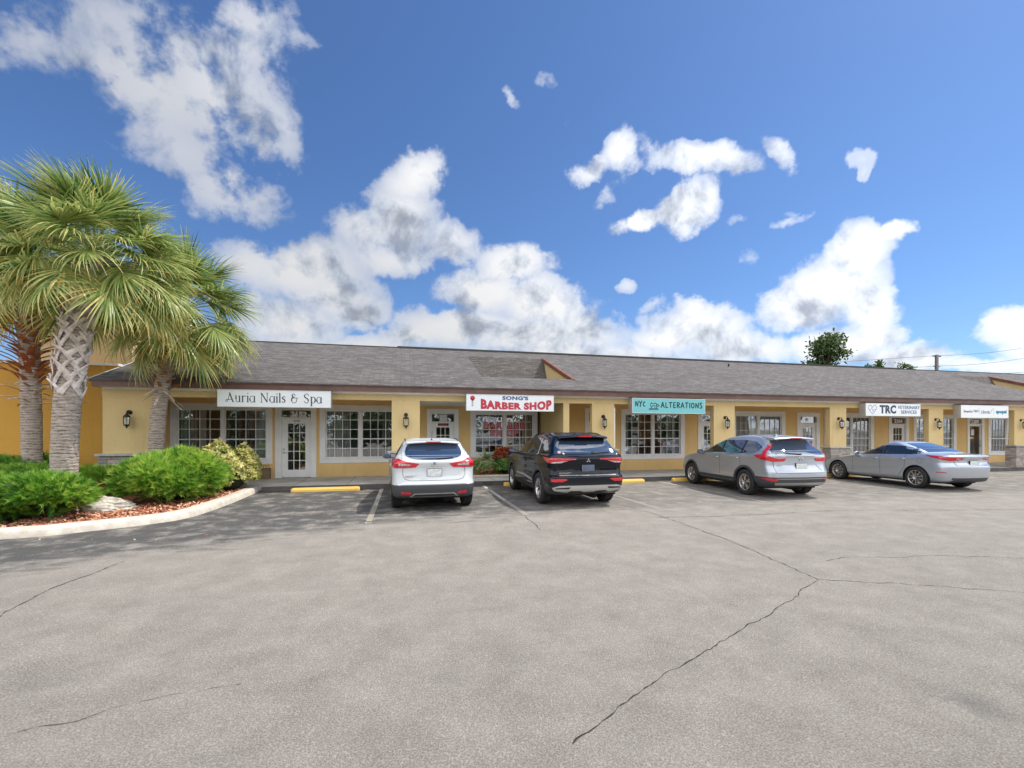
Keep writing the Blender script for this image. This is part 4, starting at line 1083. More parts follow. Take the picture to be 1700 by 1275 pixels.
class Car:
    def __init__(s, name, levels, wb, tyre_r, track, W, paint, clad_z, br=.06, bf=.12, tr=.05, tf=.09, ym=1.3, hood=(2.0, 1.5), arch_r=None, roof_c=.03, loc=(0, 0), yaw=0, label='', cat='', rise=0.0, clad=None, tyre_w=.22):
        s.e = empty(name, (loc[0], loc[1], .0), yaw, label, cat, 'cars parked in front of the shops')
        s.P = dict(br=br, bf=bf, tr=tr, tf=tf, ym=ym)
        s.wb, s.tr_, s.track, s.W, s.tw = wb, tyre_r, track, W, tyre_w
        s.arch = arch_r or tyre_r + .055
        rows = catmull_rows(levels, 5)
        NR, NC, NS, NF = 14, 9, 96, 12
        grid = []
        for L in rows:
            z, yr, yf, w, rr, rf, hd = L
            half = []
            def wy(y):
                if y < ym: return w - tr * min(1, ((ym - y) / 2.2)) ** 3
                return w - tf * min(1.2, ((y - ym) / 2.4)) ** 3
            wR = wy(yr + rr); wF = wy(yf - rf)
            rr2 = min(rr, wR * .8); rf2 = min(rf, wF * .8)
            for i in range(NR):
                x = (wR - rr2) * i / NR; half.append((x, yr + br * (x / max(wR, .1)) ** 2))
            b0 = br * ((wR - rr2) / max(wR, .1)) ** 2
            for i in range(NC):
                a = math.pi / 2 * i / NC; half.append((wR - rr2 + rr2 * math.sin(a), yr + b0 + (rr2 - b0 * 0) * (1 - math.cos(a))))
            y0 = yr + b0 + rr2; b1 = bf * ((wF - rf2) / max(wF, .1)) ** 2; y1 = yf - b1 - rf2
            for i in range(NS):
                y = y0 + (y1 - y0) * i / NS
                half.append((wy(y), y))
            for i in range(NC):
                a = math.pi / 2 * i / NC; half.append((wF - rf2 + rf2 * math.cos(a), y1 + rf2 * math.sin(a)))
            for i in range(NF + 1):
                x = (wF - rf2) * (1 - i / NF); half.append((x, yf - bf * (x / max(wF, .1)) ** 2))
            row = []
            for x, y in half:
                dz = -hd * max(0, (y - hood[0]) / hood[1]) ** 1.4
                zz = z + dz
                if z > clad_z: zz -= rise * (y - ym) * min(1, (z - clad_z) / .3) * (1 if z < 1.25 else max(0, 1 - (z - 1.25) / .15))
                if z > 1.3 * (1.45 / 1.6): zz -= roof_c * ((y - (yr + yf) / 2) / max(.3, (yf - yr) / 2)) ** 2
                row.append((x, y, zz))
            grid.append(row)
        n = len(grid[0]); V = []; rowidx = []
        for row in grid:
            ids = []
            for x, y, z in row: ids.append(len(V)); V.append([x, y, z])
            for x, y, z in row[-2:0:-1]: ids.append(len(V)); V.append([-x, y, z])
            rowidx.append(ids)
        m = len(rowidx[0]); Fs = []
        for i in range(len(rowidx) - 1):
            for j in range(m):
                Fs.append((rowidx[i][j], rowidx[i][(j + 1) % m], rowidx[i + 1][(j + 1) % m], rowidx[i + 1][j]))
        # roof cap: bridge left-right
        top = rowidx[-1]; h = n - 1
        for j in range(h):
            a, b = top[j], top[j + 1]; c, d = top[(m - j - 1) % m], top[(m - j) % m]
            if j == 0: Fs.append((a, b, c))
            elif j == h - 1: Fs.append((a, b, d))
            else: Fs.append((a, b, c, d))
        V = np.array(V)
        s.bvh_full = BVHTree.FromPolygons([tuple(v) for v in V], Fs)
        # wheel openings
        zc = tyre_r
        kill = np.zeros(len(V), bool)
        for yw in (0, wb):
            dy = V[:, 1] - yw; dz = V[:, 2] - zc
            r = np.hypot(dy, dz); ins = (r < s.arch) & (abs(V[:, 0]) > .45) & (V[:, 2] < zc + s.arch)
            rr_ = np.maximum(r, 1e-4)
            V[ins, 1] = yw + (dy / rr_ * s.arch)[ins]; V[ins, 2] = zc + (dz / rr_ * s.arch)[ins]
            kill |= ins
        F1 = [f for f in Fs if not all(kill[i] for i in f)]
        isclad = clad or (lambda x, y, z: z < clad_z)
        groups = {'body': [], 'lower_cladding': []}
        for f in F1:
            c = V[list(f)].mean(axis=0)
            groups['lower_cladding' if isclad(*c) else 'body'].append(f)
        s.body = None
        for nm, fl in groups.items():
            if not fl: continue
            mb = MB(); used = {}
            for f in fl:
                g = []
                for i in f:
                    if i not in used: used[i] = len(mb.v); mb.v.append(tuple(V[i]))
                    g.append(used[i])
                mb.f.append(tuple(g)); mb.sm.append(True)
            o = mb.build(nm, paint if nm == 'body' else M['plastic'], s.e)
            if nm == 'body': s.body = o
        s.bvh = s.bvh_full
        # underbody and wheel housings
        z0 = levels[0][0]
        mb = MB(); mb.box(-track / 2 + tyre_w / 2 + .03, track / 2 - tyre_w / 2 - .03, levels[0][1] + .12, levels[0][2] - .1, z0 - .03, z0 + .28)
        mb.box(-track / 2 - .02, track / 2 + .02, s.arch + .02, wb - s.arch - .02, z0 - .02, z0 + .2)
        for yw in (0, wb):
            for sg in (-1, 1):
                pts = [(yw + (s.arch + .012) * math.cos(R(a)), zc + (s.arch + .012) * math.sin(R(a))) for a in range(-20, 201, 10)]
                xa, xb = sg * (track / 2 - tyre_w / 2 - .06), sg * (W - .035)
                vs = [(x, y, z) for y, z in pts for x in (xa, xb)]
                mb.add(vs, [(2 * i, 2 * i + 1, 2 * i + 3, 2 * i + 2) for i in range(len(pts) - 1)])
                mb.add([(xa, y, z) for y, z in pts], [tuple(range(len(pts)))])
        mb.tube([(-.6, 0, tyre_r), (.6, 0, tyre_r)], .05, 8)
        mb.tube([(.28, levels[0][1] + .1, z0 - .02), (.28, levels[0][1] + .9, z0 - .03)], .09, 10)
        mb.build('underbody', M['well'], s.e)
        s.xc = W - .34; s.yc = min(l[1] for l in levels) + .34; s.A = s.xc + math.pi / 2 * .34
        s.ARC = math.pi / 2 * .34
    def a_of(s, p):
        """p=(x,y) on the body -> unrolled coordinate"""
        x, y = p; sg = 1 if x >= 0 else -1; x = abs(x)
        if x <= s.xc and y < s.yc + .5: return sg * x
        if y >= s.yc: return sg * (s.A + (y - s.yc))
        phi = math.atan2(x - s.xc, s.yc - y)
        return sg * (s.xc + phi / (math.pi / 2) * s.ARC)
    def hit(s, a, z):
        sg = 1 if a >= 0 else -1; b = abs(a)
        if b <= s.xc: o = Vector((a, s.yc - 3, z)); d = Vector((0, 1, 0))
        elif b >= s.A: o = Vector((sg * 3, s.yc + b - s.A, z)); d = Vector((-sg, 0, 0))
        else:
            phi = (b - s.xc) / s.ARC * math.pi / 2
            dv = Vector((sg * math.sin(phi), -math.cos(phi), 0)); o = Vector((sg * s.xc, s.yc, z)) + dv * 3; d = -dv
        h = s.bvh.ray_cast(o, d)
        if h[0] is None: return None, d
        return h[0], d
    def hit_dir(s, mode, u, v):
        if mode == 'wrap': return s.hit(u, v)
        if mode == 'rear': o, d = Vector((u, -6, v)), Vector((0, 1, 0))
        if mode == 'front': o, d = Vector((u, 9, v)), Vector((0, -1, 0))
        if mode == 'top': o, d = Vector((u, v, 5)), Vector((0, 0, -1))
        h = s.bvh.ray_cast(o, d); return h[0], d
    def region(s, name, poly, m, off=.006, mode='wrap', spacing=.035, rnd=0, parent=None, skirt=.02, mirror=False, inset=None, label=None):
        """poly: list of unrolled (a,z); draped on the body"""
        out = []
        for sg in ((1, -1) if mirror else (1,)):
            pl = [Vector((p[0] * sg, p[1])) for p in poly]
            for _ in range(rnd):
                q = []
                for i in range(len(pl)):
                    a, b = pl[i], pl[(i + 1) % len(pl)]
                    q += [a * .78 + b * .22, a * .22 + b * .78]
                pl = q
            # densify
            q = []
            for i in range(len(pl)):
                a, b = pl[i], pl[(i + 1) % len(pl)]; n = max(1, int((b - a).length / spacing))
                q += [a + (b - a) * j / n for j in range(n)]
            nb_ = len(q)
            xs = [p.x for p in q]; zs = [p.y for p in q]
            def inside(p):
                c = False; j = nb_ - 1
                for i in range(nb_):
                    if (q[i].y > p.y) != (q[j].y > p.y) and p.x < (q[j].x - q[i].x) * (p.y - q[i].y) / (q[j].y - q[i].y) + q[i].x: c = not c
                    j = i
                return c
            pts = list(q); gx = min(xs) + spacing
            while gx < max(xs):
                gz = min(zs) + spacing
                while gz < max(zs):
                    p = Vector((gx, gz))
                    if inside(p) and min((p - b).length for b in q) > spacing * .5: pts.append(p)
                    gz += spacing
                gx += spacing
            r = geometry.delaunay_2d_cdt(pts, [(i, (i + 1) % nb_) for i in range(nb_)], [], 1, 1e-5)
            vs2, es, fs = r[0], r[1], r[2]
            V3 = []; D3 = []; last = None
            for p in vs2:
                h, d = s.hit_dir(mode, p.x, p.y)
                if h is None:
                    # fall back to the nearest point on the body
                    base = last if last is not None else Vector((p.x, 0, p.y))
                    h = s.bvh.find_nearest(Vector((p.x if mode != 'wrap' else (base.x), base.y, p.y)))[0]
                last = h; V3.append(h); D3.append(d)
            cnt = {}
            for f in fs:
                for i in range(len(f)):
                    e = (f[i], f[(i + 1) % len(f)]); k = tuple(sorted(e)); cnt[k] = cnt.get(k, []) + [e]
            mb = MB()
            mb.add([tuple(v - d * off) for v, d in zip(V3, D3)], [tuple(f) for f in fs], True)
            vs = []; ff = []; mp = {}
            for k, es_ in cnt.items():
                if len(es_) == 1:
                    for i in k:
                        if i not in mp:
                            mp[i] = len(vs); vs += [tuple(V3[i] - D3[i] * off), tuple(V3[i] + D3[i] * skirt)]
                    a, b = es_[0]; ff.append((mp[b], mp[a], mp[a] + 1, mp[b] + 1))
            mb.add(vs, ff, False)
            o = mb.build(name, m, parent or s.e)
            if label: o['label'] = label
            out.append(o)
        return out if mirror else out[0]
    def strip(s, name, pts, w, m, off=.003, mode='wrap', parent=None, mirror=False, closed=False, skirt=.004):
        objs = []
        for sg in ((1, -1) if mirror else (1,)):
            P = [Vector((p[0] * sg, p[1])) for p in pts]; q = []
            n_ = len(P)
            for i in range(n_ if closed else n_ - 1):
                a, b = P[i], P[(i + 1) % n_]; n = max(1, int((b - a).length / .03)); q += [a + (b - a) * j / n for j in range(n)]
            q.append(P[0] if closed else P[-1])
            vs = []
            for i, p in enumerate(q):
                d = (q[min(i + 1, len(q) - 1)] - q[max(0, i - 1)]).normalized(); nn = Vector((-d.y, d.x)) * w / 2
                for sgn, o_ in ((1, -skirt), (1, off), (-1, off), (-1, -skirt)):
                    u = p + nn * sgn; h, dd = s.hit_dir(mode, u.x, u.y)
                    if h is None: h = s.bvh.find_nearest(Vector(vs[-4]) if len(vs) >= 4 else Vector((0, 0, 1)))[0]
                    vs.append(tuple(h - dd * o_))
            mb = MB()
            mb.add(vs, [(4 * i + j, 4 * i + j + 1, 4 * i + j + 5, 4 * i + j + 4) for i in range(len(q) - 1) for j in range(3)], False)
            objs.append(mb.build(name, m, parent or s.e))
        return objs
    def side(s, y): return s.A + (y - s.yc)
    def wheels(s, rim_r, style, nsp=5, mat=None, dark=None):
        R_ = s.tr_; w_ = s.tw / 2
        for yw in (0, s.wb):
            for sg in (-1, 1):
                wo = empty('wheel', (0, 0, 0)); wo.parent = s.e
                c = (sg * s.track / 2, yw, R_)
                mb = MB()
                prof = [(rim_r, -w_ + .01), (rim_r + .02, -w_ - .002), ((R_ + rim_r) / 2, -w_ - .012), (R_ - .03, -w_ + .002), (R_ - .008, -w_ + .018), (R_, -w_ + .04),
                        (R_, -w_ * .42), (R_ - .008, -w_ * .4), (R_ - .008, -w_ * .33), (R_, -w_ * .31), (R_, -.012), (R_ - .008, -.01), (R_ - .008, .01), (R_, .012), (R_, w_ * .31), (R_ - .008, w_ * .33), (R_ - .008, w_ * .4), (R_, w_ * .42),
                        (R_, w_ - .04), (R_ - .008, w_ - .018), (R_ - .03, w_ - .002), ((R_ + rim_r) / 2, w_ + .012), (rim_r + .02, w_ + .002), (rim_r, w_ - .01)]
                mb.lathe(prof, c, 'x', 48)
                mb.build('tyre', M['tyre'], wo)
                mb = MB(); f_ = sg * (w_ - .012)
                mb.lathe([(rim_r + .001, f_ * 1.0), (rim_r - .012, f_ * 1.02), (rim_r - .02, f_ * .9), (rim_r - .035, -f_ * .6)], c, 'x', 40)
                rimm = mat or M['rim']
                cx = c[0] + sg * (w_ - .02)
                def spoke(a0, a1, r0, r1, wd0, wd1, x0, x1, out):
                    p0 = Vector((0, r0 * math.cos(a0), r0 * math.sin(a0))); p1 = Vector((0, r1 * math.cos(a1), r1 * math.sin(a1)))
                    d = (p1 - p0).normalized(); nn = Vector((0, -d.z, d.y))
                    vs = []
                    for p, wd, xx in ((p0, wd0, x0), (p0 * .5 + p1 * .5, (wd0 + wd1) / 2, (x0 + x1) / 2 + .006), (p1, wd1, x1)):
                        for k, dx in ((-1, -.035), (-.8, .0), (.8, .0), (1, -.035)):
                            q = p + nn * (wd / 2 * k); vs.append((cx + sg * (xx + dx), c[1] + q.y, c[2] + q.z))
                    out.add(vs, [(4 * i + j, 4 * i + j + 1, 4 * i + j + 5, 4 * i + j + 4) for i in range(2) for j in range(3)])
                darkm = MB()
                for i in range(nsp):
                    a = 2 * math.pi * i / nsp + .3
                    if style == 'split':      # five paired spokes
                        for dd in (-.17, .17): spoke(a + dd * .6, a + dd, .05, rim_r - .015, .035, .045, -.005, -.006, mb)
                        spoke(a, a, .05, rim_r * .55, .05, .02, -.008, -.02, mb)
                    elif style == 'multi':
                        spoke(a, a, .045, rim_r - .012, .045 if i % 2 else .03, .028, -.012, -.002, mb)
                    elif style == 'block':   # five wide two-tone spokes
                        spoke(a, a, .05, rim_r - .012, .05, .03, -.01, -.004, mb)
                        spoke(a + .34, a + .12, rim_r * .45, rim_r - .01, .02, .05, -.018, -.008, mb)
                        spoke(a, a + .35, .06, rim_r - .015, .05, .09, -.03, -.026, darkm)
                mb.lathe([(.0, .0), (.035, -.001), (.055, -.012), (.06, -.04)], (cx, c[1], c[2]), 'x', 20)
                if sg < 0: pass
                mb.build('rim', rimm, wo)
                if darkm.v: darkm.build('rim_insert', M['rim_dark'], wo)
                mb = MB(); mb.lathe([(.0, 0), (.14, 0), (.15, -.004 * sg), (.15, -.03 * sg)], (c[0] + sg * (w_ - .09), c[1], c[2]), 'x', 30)
                mb.build('brake_disc', M['rim_dark'] if dark else simple('brake_steel', (.2, .19, .18), .4, .8, var=.1), wo)
    def mirror(s, y, z, m, w_=.11):
        for sg in (-1, 1):
            h, d = s.hit(sg * s.side(y), z); mb = MB()
            x0 = h.x
            cx = x0 + sg * .15
            bm = bmesh.new(); bmesh.ops.create_icosphere(bm, subdivisions=3, radius=1.0)
            for v in bm.verts:
                v.co = Vector((cx + v.co.x * w_, y + .02 + v.co.y * .07 * (1.0 if v.co.y > 0 else .35), z + .05 + v.co.z * .075))
            mb.add([tuple(v.co) for v in bm.verts], [tuple(v.index for v in f.verts) for f in bm.faces], True); bm.free()
            mb.add([(x0 - sg * .03, y - .02, z - .02), (x0 - sg * .03, y + .07, z - .02), (cx, y + .05, z - .01), (cx, y, z - .01),
                    (x0 - sg * .03, y - .02, z + .02), (x0 - sg * .03, y + .07, z + .02), (cx, y + .05, z + .02), (cx, y, z + .02)],
                   [(0, 1, 2, 3), (4, 7, 6, 5), (0, 3, 7, 4), (1, 5, 6, 2)])
            o = mb.build('wing_mirror', m, s.e)
            g = MB()
            pts = [(cx + w_ * .8 * math.cos(R(a)), z + .05 + .055 * math.sin(R(a))) for a in range(0, 360, 20)]
            g.add([(x, y - .0105, zz) for x, zz in pts], [tuple(range(len(pts)))]); g.build('mirror_glass', M['c_glass2'], o)
    def handle(s, y, z, m):
        for sg in (-1, 1):
            h, d = s.hit(sg * s.side(y), z); mb = MB(); L = .10
            vs = []
            for k, t_ in enumerate((-L, -L * .85, -L * .4, 0, L * .4, L * .85, L)):
                hh, dd = s.hit(sg * s.side(y + t_), z)
                if hh is None: hh = h
                o_ = (0, .028, .036, .038, .036, .028, 0)[k]
                for zz, oo in ((-.014, o_ * .7), (-.006, o_), (.01, o_), (.016, o_ * .6)): vs.append((hh.x + sg * oo, y + t_, z + zz))
            mb.add(vs, [(4 * i + j, 4 * i + j + 1, 4 * i + j + 5, 4 * i + j + 4) for i in range(6) for j in range(3)], True)
            mb.build('door_handle', m, s.e)
    def rail(s, x, y0, y1, m, h_=.03, r=.013, gapless=False):
        for sg in (-1, 1):
            pts = []
            for i in range(13):
                k = i / 12; y = y0 + (y1 - y0) * k
                hh, _ = s.hit_dir('top', sg * x, y)
                up = h_ * min(1, 6 * k, 6 * (1 - k)) if not gapless else h_
                pts.append((sg * x, y, hh.z + up))
            mb = MB(); mb.tube(pts, r, 6); mb.build('roof_rail', m, s.e)
    def wiper(s, x0, x1, z0, m):
        mb = MB(); pts = []
        for i in range(7):
            k = i / 6; x = x0 + (x1 - x0) * k; hh, _ = s.hit_dir('rear', x, z0 + .03 * k)
            pts.append((x, hh.y - .022, z0 + .03 * k))
        mb.tube(pts, [.022, .016, .013, .011, .010, .009, .007], 6)
        mb.build('rear_wiper', m, s.e)
    def plate(s, z, w_=.155, h_=.08, x=0, frame=None, face=None):
        hh, _ = s.hit_dir('rear', x, z); h2, _ = s.hit_dir('rear', x, z + .05)
        y = min(hh.y, h2.y) - .02
        mb = MB(); mb.bevbox(x - w_ - .008, x + w_ + .008, y, y + .03, z - h_ - .008, z + h_ + .008, .005)
        o = mb.build('number_plate', frame or M['rubber'], s.e)
        mb = MB(); mb.box(x - w_, x + w_, y - .003, y - .0005, z - h_, z + h_); mb.build('plate_face', face or M['plate'], o)
        return o, y - .004
    def spoiler(s, xw, y0, y1, z, th, m, drop=.03, brake=True):
        mb = MB(); n = 16; vs = []
        for i in range(n + 1):
            x = -xw + 2 * xw * i / n; k = (x / xw)
            yb = y0 + .06 * k * k; h1, _ = s.hit_dir('top', x, y1)
            zt = (h1.z if h1 else z) + .004
            z_ = z - .03 * k * k
            vs += [(x, y1, zt), (x, yb + .04, z_ + th * .9), (x, yb, z_ + th * .45), (x, yb + .01, z_), (x, y1 - .02, z_ - drop * .2)]
        mb.add(vs, [(5 * i + j, 5 * i + j + 1, 5 * i + j + 6, 5 * i + j + 5) for i in range(n) for j in range(4)], True)
        for e in (0, n): mb.add(vs[5 * e:5 * e + 5], [(0, 1, 2, 3, 4)])
        o = mb.build('roof_spoiler', m, s.e)
        if brake:
            b = MB(); bx = .16
            b.bevbox(-bx, bx, y0 - .008, y0 + .03, z + th * .12, z + th * .62, .004); b.build('brake_light', M['red'], s.e)
        return o
    def fin(s, y, m, k=1.0):
        hh, _ = s.hit_dir('top', 0, y); z = hh.z; mb = MB()
        mb.add([(-.035, y - .03, z - .01), (.035, y - .03, z - .01), (.02, y + .14 * k, z - .01), (-.02, y + .14 * k, z - .01), (-.006, y - .02, z + .065 * k), (.006, y - .02, z + .065 * k)],
               [(0, 1, 5, 4), (1, 2, 5), (2, 3, 4, 5), (3, 0, 4)]); mb.build('roof_antenna', m, s.e)



# ---- white compact SUV, seen square from behind
#          z    yr    yf    w    rr   rf  hood
lv = [(.27, -.58, 3.30, .80, .20, .3, 0), (.31, -.74, 3.42, .86, .22, .3, 0), (.36, -.81, 3.48, .895, .24, .3, 0), (.50, -.86, 3.52, .915, .26, .32, 0), (.575, -.865, 3.52, .918, .26, .34, .0),
      (.60, -.845, 3.51, .915, .26, .34, .0), (.68, -.80, 3.49, .908, .28, .36, .01), (.80, -.765, 3.46, .912, .28, .38, .03), (.92, -.755, 3.42, .918, .27, .42, .07), (1.00, -.77, 3.36, .915, .25, .46, .12),
      (1.045, -.76, 3.0, .895, .24, .5, .13), (1.07, -.735, 2.55, .865, .24, .45, .1), (1.095, -.70, 2.30, .85, .24, .35, 0), (1.17, -.635, 2.12, .82, .24, .32, 0), (1.30, -.53, 1.82, .755, .25, .3, 0), (1.43, -.42, 1.5, .69, .25, .28, 0),
      (1.49, -.36, 1.34, .655, .24, .26, 0), (1.53, -.26, 1.15, .61, .24, .26, 0), (1.555, -.1, .95, .53, .22, .24, 0), (1.575, .1, .75, .38, .2, .2, 0)]
WHT = (.62, 10.52)
c = Car('white_suv', lv, 2.647, .345, 1.585, .918, M['p_white'], .59, br=.07, bf=.2, tr=.055, tf=.12, ym=1.2, hood=(1.9, 1.5), roof_c=.05, loc=WHT, yaw=R(0.8),
        label='white compact SUV parked nose in beside the wide nail shop window', cat='SUV', rise=.02, tyre_w=.215)
cW = c
c.region('rear_window', [(-.50, 1.465), (.50, 1.465), (.585, 1.40), (.625, 1.26), (.585, 1.19), (.42, 1.135), (.2, 1.118), (-.2, 1.118), (-.42, 1.135), (-.585, 1.19), (-.625, 1.26), (-.585, 1.40)], M['c_glass2'], .014, 'rear', spacing=.025, rnd=1)
for sg in (1, -1):
    T = c.region('tail_light', [(sg * c.a_of((.32, -.76)), 1.035), (sg * c.a_of((.60, -.72)), 1.085), (sg * c.a_of((.80, -.62)), 1.145), (sg * (c.side(-.36)), 1.13), (sg * (c.side(-.42)), 1.03), (sg * c.a_of((.84, -.62)), .945), (sg * c.a_of((.62, -.74)), .945), (sg * .40, .955)], M['red'], .014, rnd=0)
    c.region('lamp_lens', [(sg * .50, 1.02), (sg * c.a_of((.72, -.7)), 1.05), (sg * c.a_of((.74, -.69)), .995), (sg * .52, .99)], M['clear'], .018, parent=T, spacing=.03)
    c.region('reflector', [(sg * .50, .435), (sg * .71, .45), (sg * .72, .395), (sg * .49, .38)], M['red'], .006)
c.region('bumper_skid', [(-.42, .405), (.42, .405), (.53, .325), (-.53, .325)], M['satin'], .008, 'rear', spacing=.03)
c.region('bumper_skid', [(-.40, .385), (.40, .385), (.47, .335), (-.47, .335)], simple('skid_dark', (.03, .03, .033), .6), .012, 'rear', spacing=.03)
c.strip('tailgate_seam', [(-.66, .95), (-.665, .80), (-.62, .71), (-.5, .675), (.5, .675), (.62, .71), (.665, .80), (.66, .95)], .009, M['seal'], .0015, 'rear')
c.strip('tailgate_seam', [(-.68, 1.12), (-.70, 1.3), (-.64, 1.45)], .007, M['seal'], .0015, 'rear', mirror=True)
c.strip('chrome_strip', [(-.3, .955), (0, .975), (.3, .955)], .008, M['satin'], .004, 'rear')
c.plate(.845, .152, .078)
c.wiper(.08, .42, 1.135, M['rubber'])
c.spoiler(.58, -.50, -.02, 1.475, .05, M['p_white'])
c.rail(.60, -.05, 1.35, M['rubber'], .018, .012)
c.mirror(1.85, 1.03, simple('blue_mirror_shell', (.02, .05, .14), .2, var=0, coat=1))
for a in ([(1.05, 1.09), (2.05, 1.06), (1.60, 1.36), (1.05, 1.41)], [(.14, 1.11), (.99, 1.09), (.99, 1.41), (.14, 1.41)], [(-.38, 1.20), (.06, 1.115), (.06, 1.405), (-.18, 1.37)]):
    c.region('side_window', [(c.side(y), z) for y, z in a], M['c_glass'], .003, mirror=True)
for y in (1.02, .10): c.strip('door_seam', [(c.side(y), 1.08), (c.side(y), .42)], .008, M['seal'], .0015, mirror=True)
c.handle(1.2, .93, M['p_white']); c.handle(.28, .95, M['p_white'])
c.region('windshield', [(-.66, 1.14), (.66, 1.14), (.55, 1.47), (-.55, 1.47)], M['c_glass'], .003, 'front')
c.region('headlight', [(.45, .74), (.80, .80), (.80, .88), (.5, .80)], M['head'], .006, 'front', mirror=True)
c.region('front_grille', [(-.4, .55), (.4, .55), (.3, .78), (-.3, .78)], M['rubber'], .006, 'front')
c.region('bumper_step', [(-.66, .62), (.66, .62), (.70, .60), (-.70, .60)], M['p_white'], .012, 'rear', spacing=.03)
c.wheels(.215, 'multi', 10)
hh, _ = c.hit_dir('rear', .0, 1.03)
mb = MB(); mb.lathe([(.0, -.012), (.036, -.012), (.036, 0)], (0, hh.y, 1.025), 'y', 24); em = mb.build('round_emblem', simple('emblem_blue', (.06, .08, .22), .2, .3, var=0), c.e)
mb = MB(); mb.lathe([(.036, -.012), (.036, -.016), (.048, -.016), (.048, 0)], (0, hh.y, 1.025), 'y', 28); mb.box(-.056, .056, hh.y - .019, hh.y - .0165, 1.015, 1.035); mb.build('emblem_ring', M['chrome'], em)
me = textmesh('ROGUE', .058, .003, .001, 1.25)
h2, _ = c.hit_dir('rear', -.5, .76)
wall_text(me, -.49, h2.y - .004, .762, M['chrome'], c.e, off=(0, 0, 0))
hh, _ = c.hit_dir('top', 0, .1)
mb = MB(); mb.tube([(0, .08, hh.z), (0, .02, hh.z + .03)], .014, 6); mb.tube([(0, .03, hh.z + .02), (0, -.08, hh.z + .22)], .004, 5); mb.tube([(-.03, .1, hh.z), (.03, .1, hh.z)], .012, 6); mb.build('roof_antenna', M['rubber'], c.e)

# ---- black mid-size SUV
lv = [(.28, -.66, 3.40, .82, .2, .3, 0), (.33, -.82, 3.52, .88, .2, .3, 0), (.42, -.92, 3.62, .915, .2, .3, 0), (.56, -.955, 3.68, .93, .18, .28, 0), (.66, -.955, 3.70, .93, .18, .28, 0), (.69, -.935, 3.70, .925, .17, .28, 0), (.72, -.875, 3.69, .92, .17, .28, .0), (.86, -.855, 3.67, .918, .17, .3, .0),
      (.96, -.885, 3.65, .925, .16, .32, .03), (1.06, -.895, 3.60, .93, .15, .36, .07), (1.13, -.87, 3.5, .92, .15, .4, .1), (1.165, -.845, 3.1, .90, .15, .42, .12), (1.185, -.82, 2.62, .88, .15, .35, .08), (1.21, -.80, 2.42, .87, .16, .3, 0), (1.32, -.73, 2.16, .825, .18, .3, 0), (1.46, -.63, 1.84, .765, .2, .28, 0),
      (1.58, -.54, 1.52, .70, .2, .26, 0), (1.635, -.46, 1.34, .655, .22, .26, 0), (1.675, -.34, 1.1, .59, .22, .26, 0), (1.695, -.12, .9, .49, .2, .24, 0), (1.705, .15, .7, .33, .18, .2, 0)]
BLK = (4.03, 10.28)
c = Car('black_suv', lv, 2.706, .375, 1.60, .93, M['p_black'], .44, br=.055, bf=.14, tr=.045, tf=.08, ym=1.3, hood=(2.1, 1.5), roof_c=.05, loc=BLK, yaw=R(0),
        label='glossy black SUV with silver skid plate in front of the barber shop', cat='SUV', rise=.02, tyre_w=.235,
        clad=lambda x, y, z: z < .45 and y > -.55)
cB = c
c.region('rear_window', [(-.60, 1.575), (.60, 1.575), (.66, 1.50), (.765, 1.225), (.72, 1.20), (-.72, 1.20), (-.765, 1.225), (-.66, 1.50)], M['c_glass2'], .004, 'rear')
c.region('window_surround', [(-.60, 1.60), (.60, 1.60), (.62, 1.50), (-.62, 1.50)], M['rubber'], .006, 'rear', spacing=.03)
for sg in (1, -1):
    T = c.region('tail_light', [(sg * .27, 1.10), (sg * .30, 1.115), (sg * .62, 1.125), (sg * c.a_of((.86, -.8)), 1.135), (sg * c.side(-.42), 1.15), (sg * c.side(-.44), 1.12), (sg * c.side(-.62), 1.045), (sg * c.a_of((.88, -.82)), 1.01), (sg * c.a_of((.75, -.88)), 1.02), (sg * .52, 1.07)], M['red'], .014, spacing=.03)
    c.region('lamp_lens', [(sg * .48, 1.068), (sg * .66, 1.055), (sg * c.a_of((.86, -.83)), 1.04), (sg * c.a_of((.87, -.83)), 1.015), (sg * .66, 1.02)], M['clear'], .018, parent=T, spacing=.02)
    c.region('reflector', [(sg * .50, .655), (sg * .58, .675), (sg * c.a_of((.9, -.86)), .675), (sg * c.a_of((.9, -.86)), .605), (sg * .62, .605)], M['red'], .01, spacing=.03)
    c.region('fog_housing', [(sg * c.a_of((.87, -.87)), .70), (sg * c.side(-.62), .72), (sg * c.side(-.6), .60), (sg * c.a_of((.89, -.87)), .57)], M['rubber'], .004, spacing=.03)
skid = c.region('skid_plate', [(-.88, .47), (-.70, .52), (.70, .52), (.88, .47), (.84, .40), (.50, .355), (.42, .40), (.20, .395), (.12, .365), (-.12, .365), (-.20, .395), (-.42, .40), (-.50, .355), (-.84, .40)], M['satin'], .014, spacing=.03)
for sg in (1, -1):
    c.region('skid_slot', [(sg * .44, .485), (sg * .78, .47), (sg * .80, .445), (sg * .48, .442)], M['rubber'], .018, parent=skid, spacing=.025)
c.strip('chrome_strip', [(-.68, .745), (.68, .745)], .016, M['satin'], .008, 'rear')
c.strip('tailgate_seam', [(-.725, 1.02), (-.73, .82), (-.70, .735)], .009, M['seal'], .0015, 'rear', mirror=True)
c.strip('tailgate_crease', [(-.86, .95), (-.60, .86), (-.35, .83), (.35, .83), (.60, .86), (.86, .95)], .012, M['p_black'], .008, 'rear')
pl, py = c.plate(.90, .152, .075, frame=M['p_black'], face=simple('slate_plate', (.10, .12, .17), .25, var=.3, scale=14))  # muted slate face for the unreadable plate
c.wiper(.12, .58, 1.235, M['rubber'])
c.spoiler(.585, -.70, -.2, 1.59, .055, M['p_black'])
c.fin(-.1, M['p_black'], 1.1)
